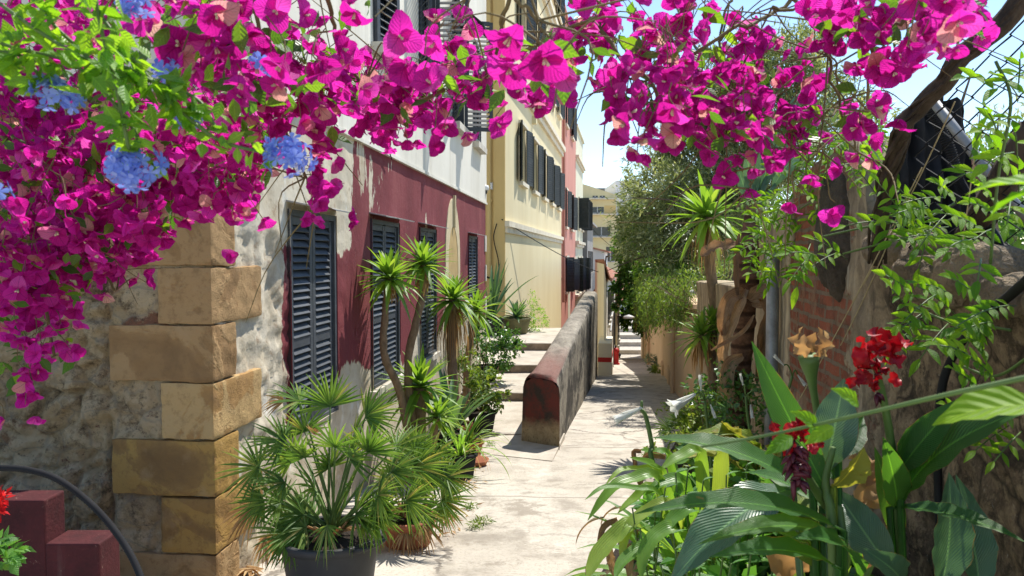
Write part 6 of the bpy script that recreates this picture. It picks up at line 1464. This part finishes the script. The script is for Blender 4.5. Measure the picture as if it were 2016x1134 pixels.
# long near stem crossing the bed
t = thing('climber_shoot', 'long pale green shoot crossing in front of both red cannas with one broad leaf', 'shoot', P(2060, 740, .75)); m = MB()
m.tube(spline(yp([(1380, 880, .95), (1520, 855, .92), (1700, 815, .85), (1860, 778, .8), (2060, 735, .75)]), 30), [.0016+.00005*i for i in range(30)], 8); part(m, 'stem', M['stem'], t)
for x0, y0, d0, x1, y1, d1, w, ar, up in [(2070, 800, .8, 1835, 838, .85, .055, .1, (-.1, -.5, 1)), (2080, 375, .7, 1900, 385, .75, .035, .12, (0, -.4, 1)), (2080, 370, .7, 1950, 425, .75, .035, .1, (0, -.4, 1))]+[(x, y, .9, x-55, y-35*q, .88, .02, .1, (0, -.8, .5)) for x, y, q in ((1640, 840, -1), (1690, 800, 1), (1610, 845, 1), (1560, 860, -1))]:
    m = MB(); big_leaf(m, P(x0, y0, d0), P(x1, y1, d1), w, ar, up, .3, 0, .1, 12); part(m, 'leaf', M['jasmine'], t)
# ---------------------------------------------------------------- bougainvillea and plumbago over the alley
def bract_rows(L, w, cup, tilt, az, seed):
    """one papery bract rising from the centre: rows of five points"""
    vs = []; uv = []; n = 7
    prof = [.34, .82, 1.0, 1.03, .97, .76, .22]
    e = V(math.cos(az), math.sin(az), 0); s = V(-math.sin(az), math.cos(az), 0)
    for i in range(n):
        t = i/(n-1); a = tilt*(.25+.95*t)
        c = e*(math.sin(a)*t*L)+V(0, 0, math.cos(a)*t*L)
        nn = nrm(V(0, 0, 1)*math.sin(a)-e*math.cos(a))
        for q in (-1, -.5, 0, .5, 1):
            h = prof[i]*w*.5*q; r = .06*L*math.sin(seed*3+i*1.9+q*2.2)+.025*L*math.sin(seed*5+i*3.1+q*7)
            vs.append(c+s*h+nn*(cup*abs(q)**2*w*.45*prof[i]+r*(abs(q)))); uv.append((q*.5+.5, t))
    return vs, [(i*5+j, i*5+j+1, (i+1)*5+j+1, (i+1)*5+j) for i in range(n-1) for j in range(4)], uv
def blossom_shape(m, seed, fl=1, off=(0, 0, 0), fr=None, faded=False):
    rs_ = random.Random(seed)
    for k in range(3):
        v, f, u = bract_rows(1, rs_.uniform(.9, 1.1), rs_.uniform(.12, .4), R(rs_.uniform(36, 72)), k*2.094+rs_.uniform(-.3, .3), seed+k)
        v = np.array(v)
        if fr is not None: v = v@fr.T
        m.add(v+V(*off), f, 0, u)
    for k in range(2):
        a = k*2.5+seed; p0 = V(0, 0, .02); p1 = V(.08*math.cos(a), .08*math.sin(a), .5)
        q = spline([p0, p1], 3); q = q@fr.T if fr is not None else q
        m.tube(q+V(*off), [.03, .035, .06], 5, 1)
BL = []
for s in range(8):
    m = MB(); blossom_shape(m, s)
    me = m.mesh('blossom', [M['bract'], M['tubeflower']], True); BL.append(me)
BLT = []
for s in range(6):
    m = MB(); rs_ = random.Random(s+50)
    for k in range(3):
        v, f, u = bract_rows(1, rs_.uniform(.9, 1.1), rs_.uniform(.12, .4), R(rs_.uniform(36, 72)), k*2.094+rs_.uniform(-.3, .3), s+k); m.add(v, f, 0, u)
    BLT.append((np.concatenate(m.v), m.f, np.concatenate(m.u)))
def bougainvillea(label, base, blobs, singles, twigs, leaf_n, nobj=95, trunk=None, group=None, dens=.88, size=.8):
    """blobs: (x, y, rx, ry, depth, depth spread, count, size); singles: (x, y, depth, size)"""
    t = thing('bougainvillea', label, 'bougainvillea', base, group=group); off = V(*base)
    pts = []; sz = []; cl = []
    for x, y, rx, ry, d, ds, n, s in blobs:
        n = max(3, int(n*dens)); s *= size; nc = max(1, n//6)
        cs = []
        for i in range(nc):
            a = random.uniform(0, 6.28); r = math.sqrt(random.random()); cs.append((x+rx*r*math.cos(a), y+ry*r*math.sin(a), d+random.uniform(-ds, ds)))
        for i in range(n):
            c = random.choice(cs); p = P(*c)+rng.normal(size=3)*s*1.15; pts.append(p); sz.append(s*random.uniform(.72, 1.2)); cl.append(P(*c)+V(0, 0, s*2))
    for x, y, d, s in singles: pts.append(P(x, y, d)); sz.append(s*.85); cl.append(P(x+random.uniform(-15, 15), y-40, d))
    pts = np.array(pts); sz = np.array(sz)
    # outward axis: away from the cluster centre, drooping a little, biased to the viewer
    ax = pts-np.array(cl); ax /= np.maximum(1e-6, np.linalg.norm(ax, axis=1, keepdims=True)); ax = ax*.7+V(0, -.45, -.25)
    fr = rframes(len(pts), ax, .75)
    app = sz/pts[:, 1]; order = np.argsort(-app)
    for i in order[:nobj]:
        o = bpy.data.objects.new('blossom', BL[i % len(BL)]); link(o, t); o.location = pts[i]-off
        o.rotation_euler = __import__('mathutils').Matrix(fr[i].tolist()).to_euler(); o.scale = (sz[i],)*3
    rest = order[nobj:]; m = MB()
    for k in range(len(BLT)):
        sel = rest[k::len(BLT)]
        if len(sel): m.batch(BLT[k][0], BLT[k][1], pts[sel], fr[sel], sz[sel], 0, BLT[k][2])
    if m.v: part(m, 'blossoms', M['bract'], t, True, stuff=True)
    # twigs: arching stems plus a short stalk from each cluster
    m = MB()
    for tw, r in twigs:
        q = spline([P(*p) for p in tw], 26); q = q+np.array([[.012*fbm((i*.35, k, r*900), 2) for k in range(3)] for i in range(26)]); m.tube(q, np.linspace(r, r*.45, 26), 6); part(m, 'branch', M['twig'], t); m = MB()
    seen = set()
    for c, p in zip(cl, pts):
        if random.random() < .45: m.tube(spline([c+rng.normal(size=3)*.015, (c+p)/2+rng.normal(size=3)*.01, p], 5), .0012, 4, cap=False)
    for i in range(len(twigs)*9):
        tw, r = random.choice(twigs); a = P(*random.choice(tw)); d = rng.normal(size=3)*V(1, .5, .8); e = a+d*.16
        m.tube(spline([a, (a+e)/2+rng.normal(size=3)*.03, e+V(0, 0, -.05)], 8), [.0025, .0024, .0022, .002, .0018, .0016, .0013, .001], 4, cap=False)
    part(m, 'twigs', M['twig'], t, stuff=True)
    # leaves
    m = MB(); src = [(x, y, rx, ry, d, ds) for x, y, rx, ry, d, ds, n, s in blobs]
    wgt = np.array([b[2]*b[3] for b in src], float); wgt /= wgt.sum(); lp = []
    for i in range(leaf_n):
        x, y, rx, ry, d, ds = src[rng.choice(len(src), p=wgt)]; a = random.uniform(0, 6.28); r = math.sqrt(random.random())*1.08
        lp.append(P(x+rx*r*math.cos(a), y+ry*r*math.sin(a), d+random.uniform(-ds, ds)))
    lp = np.array(lp); dr = rng.normal(size=(leaf_n, 3))*V(1, .6, .7)+V(0, -.1, -.4)
    m.batch(LEAF, LEAF_F, lp, frames_along(dr, .9), .05*(.6+.75*rng.random(leaf_n)), 0, LEAF_UV)
    part(m, 'foliage', M['bougleaf'], t, True)
    if trunk:
        m = MB(); q = spline([P(*p[:3]) for p in trunk], 40); q = q+np.array([[.02*fbm((i*.2, k, 3), 3) for k in range(3)] for i in range(40)])
        m.tube(q, np.interp(np.linspace(0, 1, 40), np.linspace(0, 1, len(trunk)), [p[3] for p in trunk]), 12)
        for k in range(5): m.tube(q+np.array([[.03*math.sin(i*.25+k*1.3), .03*math.cos(i*.25+k*1.3), .02*math.sin(i*.3+k)] for i in range(40)]), .006, 5)
        part(m, 'trunk', M['vinebark'], t)
    return t
# dark mass over the gable corner
bougainvillea('dense dark magenta bougainvillea curtain hanging over the rubble gable and the stepped wall', P(40, 300, 2.6),
    [(110, 300, 150, 90, 2.6, .5, 210, .05), (230, 380, 105, 90, 2.5, .4, 170, .05), (70, 430, 110, 75, 2.45, .4, 190, .05), (160, 470, 80, 60, 2.4, .3, 90, .048), (50, 540, 70, 55, 2.35, .3, 80, .048), (150, 540, 55, 40, 2.4, .25, 40, .045),
     (35, 620, 45, 50, 2.3, .25, 36, .046), (100, 680, 45, 45, 2.3, .2, 22, .046), (30, 720, 30, 40, 2.3, .2, 10, .045), (120, 90, 170, 110, 2.7, .5, 150, .05), (60, 180, 120, 90, 2.6, .4, 110, .05), (400, 300, 110, 70, 2.5, .4, 150, .046), (330, 240, 120, 60, 2.6, .4, 120, .048), (440, 380, 60, 40, 2.4, .3, 50, .044), (290, 430, 60, 40, 2.4, .2, 40, .045), (330, -170, 330, 120, 3.1, .5, 120, .05), (120, -120, 260, 90, 2.9, .4, 90, .05)],  # last two blobs: unseen growth overhead, added to shade the curtain and gable
    [(75, 725, 2.2, .05), (45, 780, 2.2, .045), (8, 825, 2.2, .045), (130, 690, 2.2, .048), (110, 640, 2.2, .045), (410, 420, 2.3, .045), (465, 425, 2.3, .045), (220, 500, 2.3, .045)],
    [([(-150, 60, 2.6), (60, 120, 2.6), (250, 250, 2.5), (420, 380, 2.4)], .012), ([(-100, -200, 3.0), (150, -190, 3.0), (400, -160, 3.0), (640, -170, 3.1)], .014), ([(-120, 150, 2.5), (30, 300, 2.4), (60, 500, 2.35), (110, 700, 2.3)], .01), ([(-100, 300, 2.5), (60, 420, 2.4), (180, 520, 2.4), (230, 570, 2.4)], .008), ([(-60, -80, 2.7), (100, 60, 2.7), (300, 200, 2.6), (480, 290, 2.5)], .01)], 1400)
# bright sunlit spray in the upper left and middle
bougainvillea('bright pink bougainvillea garland hanging in front of the white storey and the yellow house', P(700, -60, 1.7),
    [(390, 55, 110, 65, 1.5, .25, 40, .045), (510, 125, 110, 75, 1.6, .3, 56, .044), (600, 50, 60, 40, 1.5, .2, 10, .045), (630, 145, 75, 50, 1.9, .3, 44, .043), (740, 175, 105, 42, 2.0, .3, 120, .043), (830, 185, 80, 30, 2.0, .3, 52, .042), (560, 215, 90, 55, 2.0, .3, 60, .043), (480, 290, 85, 55, 2.2, .3, 70, .043), (640, 240, 25, 30, 2.0, .2, 5, .042), (780, 215, 55, 25, 2.0, .2, 26, .042),
     (920, 130, 60, 40, 1.8, .25, 20, .044), (955, 185, 45, 32, 1.8, .2, 14, .043), (1060, 110, 70, 40, 1.5, .25, 12, .045), (622, 388, 26, 42, 1.9, .1, 30, .034), (690, 15, 50, 20, 1.7, .2, 5, .043), (420, 30, 80, 40, 1.8, .3, 26, .045), (250, 30, 90, 40, 1.9, .3, 24, .046)],
    [(135, 48, 1.3, .048), (280, 35, 1.4, .052), (355, 90, 1.3, .055), (395, 130, 1.35, .05), (630, 120, 1.25, .055), (700, 20, 1.5, .045), (785, 70, 1.25, .05), (800, 125, 1.25, .05), (850, 170, 1.35, .05), (1010, 65, 1.2, .055), (1005, 130, 1.25, .05), (1070, 110, 1.15, .058), (1105, 130, 1.2, .052), (975, 238, 1.5, .045), (1040, 185, 1.6, .04), (925, 110, 1.5, .045), (860, 80, 1.4, .05), (545, 20, 1.35, .05), (480, 150, 1.3, .055), (560, 120, 1.25, .05), (1120, 190, 1.8, .035), (625, 280, 1.9, .04), (715, 175, 1.5, .04), (697, 205, 1.5, .04)],
    [([(250, -60, 1.6), (420, 60, 1.6), (600, 150, 1.9), (760, 210, 2.0), (900, 170, 1.9), (1060, 90, 1.7), (1200, 20, 1.6)], .008), ([(640, -60, 1.6), (660, 60, 1.7), (720, 160, 1.9), (850, 200, 2.0)], .006), ([(480, -40, 1.5), (520, 100, 1.6), (560, 240, 2.0), (600, 350, 1.9), (625, 400, 1.9)], .005), ([(1010, -50, 1.5), (985, 60, 1.6), (960, 150, 1.8), (905, 205, 1.9)], .005), ([(980, -40, 1.3), (1060, 40, 1.3), (1100, 110, 1.25)], .004), ([(200, -30, 1.7), (330, 90, 1.6), (480, 260, 2.1), (500, 330, 2.2)], .006)], 330)
bougainvillea('loose purple pink bougainvillea branches against the sky and the olive tree', P(1500, -80, 1.7),
    [(1200, 70, 70, 60, 1.8, .25, 40, .042), (1270, 150, 60, 60, 1.7, .2, 50, .043), (1330, 220, 60, 40, 1.6, .2, 36, .043), (1350, 120, 70, 60, 1.8, .25, 40, .043), (1420, 200, 60, 50, 1.8, .2, 46, .043), (1480, 110, 50, 50, 1.9, .2, 30, .042), (1530, 150, 30, 20, 1.8, .2, 12, .042), (1380, 50, 60, 40, 1.7, .2, 20, .042), (1480, 260, 80, 40, 1.7, .2, 30, .042), (1410, 260, 60, 40, 1.7, .2, 26, .043), (1220, 200, 24, 36, 1.7, .1, 12, .042), (1160, 70, 40, 50, 2.0, .2, 16, .04),
     (1720, 50, 90, 50, 1.6, .2, 34, .045), (1820, 40, 80, 40, 1.5, .2, 24, .047), (1660, 30, 50, 40, 1.7, .2, 14, .045), (1880, 20, 60, 30, 1.4, .2, 12, .047), (1700, 210, 30, 50, 1.7, .1, 12, .045), (1620, 240, 50, 30, 1.8, .15, 14, .042), (1560, 230, 50, 30, 1.8, .15, 12, .042), (1700, 290, 40, 20, 1.8, .1, 8, .04)],
    [(1475, 372, 1.7, .036), (1560, 400, 1.8, .042), (1635, 421, 1.8, .042), (1597, 343, 1.7, .042), (1655, 333, 1.8, .038), (1770, 235, 1.55, .048), (1715, 215, 1.5, .05), (1726, 130, 1.6, .045), (1790, 110, 1.6, .045), (1870, 92, 1.6, .042), (1270, 262, 1.4, .045), (1325, 205, 1.35, .05), (1452, 305, 1.7, .042), (1580, 160, 1.8, .04), (1250, 120, 1.6, .04), (1800, 100, 1.5, .045), (1930, 15, 1.4, .05), (1540, 300, 1.8, .042), (1690, 250, 1.6, .045), (1500, 60, 1.8, .042), (1215, 195, 1.6, .044)],
    [([(1080, -60, 1.8), (1180, 60, 1.8), (1270, 160, 1.7), (1350, 240, 1.7), (1450, 280, 1.7)], .006), ([(1600, -80, 1.9), (1540, 20, 1.9), (1440, 60, 1.8), (1320, 140, 1.8), (1210, 180, 1.8)], .006), ([(1480, -60, 1.8), (1600, 40, 1.75), (1630, 110, 1.75), (1650, 200, 1.75), (1690, 300, 1.75)], .005), ([(1520, 15, 1.8), (1580, 20, 1.8), (1620, 60, 1.8), (1640, 130, 1.8), (1660, 230, 1.75)], .004), ([(1900, -60, 1.5), (1800, 20, 1.55), (1720, 100, 1.6), (1710, 220, 1.65)], .006), ([(1460, 240, 1.75), (1560, 260, 1.8), (1620, 300, 1.8), (1640, 400, 1.8)], .003), ([(1450, -40, 1.9), (1420, 80, 1.85), (1430, 200, 1.8)], .004), ([(1470, 280, 1.7), (1478, 330, 1.7), (1475, 372, 1.7)], .002), ([(1560, 260, 1.8), (1590, 320, 1.75), (1565, 390, 1.8)], .002)], 190, dens=.8, size=.74,
    trunk=[(2075, -80, 2.0, .03), (1985, 30, 2.05, .03), (1900, 110, 2.15, .03), (1820, 200, 2.3, .028), (1770, 270, 2.4, .028), (1740, 380, 2.6, .024), (1725, 520, 2.75, .018)])
# plumbago: pale blue heads and bright leaves
t = thing('plumbago', 'pale blue plumbago with bright lime leaves threaded through the bougainvillea', 'plumbago', P(-60, 20, 1.1)); m = MB(); sm = MB()
heads = [(270, 335, 1.12, .052, 26), (240, 330, 1.16, .03, 8), (565, 308, 1.19, .046, 24), (95, 182, 1.09, .036, 13), (148, 205, 1.09, .012, 3), (330, 138, 1.29, .03, 8), (520, 125, 1.29, .025, 6), (372, 232, 1.22, .022, 6), (-8, 370, 1.09, .03, 8), (262, 5, 1.16, .03, 8)]
RN = [[(-120, 40, 1.09), (30, 95, 1.09), (150, 130, 1.09), (260, 250, 1.12), (275, 320, 1.12)], [(130, -60, 1.09), (220, 60, 1.09), (300, 160, 1.12), (420, 270, 1.16), (540, 305, 1.19)], [(-60, 100, 1.09), (40, 110, 1.09), (95, 175, 1.09)], [(-40, -20, 1.05), (120, 90, 1.05), (230, 140, 1.09), (380, 190, 1.16), (430, 260, 1.16)], [(60, -60, 1.09), (100, 40, 1.09), (170, 110, 1.09), (260, 220, 1.12)], [(180, -60, 1.02), (200, 60, 1.02), (225, 150, 1.05), (255, 300, 1.09)], [(220, 120, 1.09), (330, 180, 1.12), (360, 240, 1.16)]]
lp = []; ld = []
for r in RN:
    q = spline([P(*p) for p in r], 40); sm.tube(q, .0028, 5)
    for i in range(3, 40):
        for k in range(1 if i % 2 else 2):
            d = nrm(rng.normal(size=3)*V(1, .5, .8)+V(0, -.15, -.25)); lp.append(q[i]+rng.normal(size=3)*.012); ld.append(d)
lp, ld = np.array(lp), np.array(ld); m.batch(LEAF, LEAF_F, lp, frames_along(ld, .8), .036*(.5+.75*rng.random(len(lp))), 0, LEAF_UV)
part(m, 'foliage', M['plumleaf'], t, True); part(sm, 'stems', M['stem'], t)
PET = [(0, 0, 0), (.2, .35, .02), (.3, .75, 0), (0, 1, -.06), (-.3, .75, 0), (-.2, .35, .02)]; PF = [(0, 1, 2, 3), (0, 3, 4, 5)]
for x, y, d, r, n in heads:
    m = MB(); c = P(x, y, d)
    for i in range(int(n*1.5)):
        u = nrm(rng.normal(size=3)+V(0, -.5, .1)); p = c+u*r*.85*random.uniform(.6, 1.0)*V(1.15, .9, .8); a = nrm(u+rng.normal(size=3)*.35); e1 = nrm(np.cross(a, V(.1, .3, 1))); e2 = np.cross(a, e1)
        sz = .0145*random.uniform(.8, 1.15)
        for k in range(5):
            g_ = k*1.2566; dr = nrm(e1*math.cos(g_)+e2*math.sin(g_)+a*.18); sd = np.cross(dr, a)
            m.batch(PET, PF, [p], np.array([np.stack([sd, dr, a], 1)]), [sz])
        if i % 3 == 0: m.tube(spline([c-u*.01, p], 3), .0008, 3, cap=False)
    part(m, 'flower_head', M['blue'], t, False)
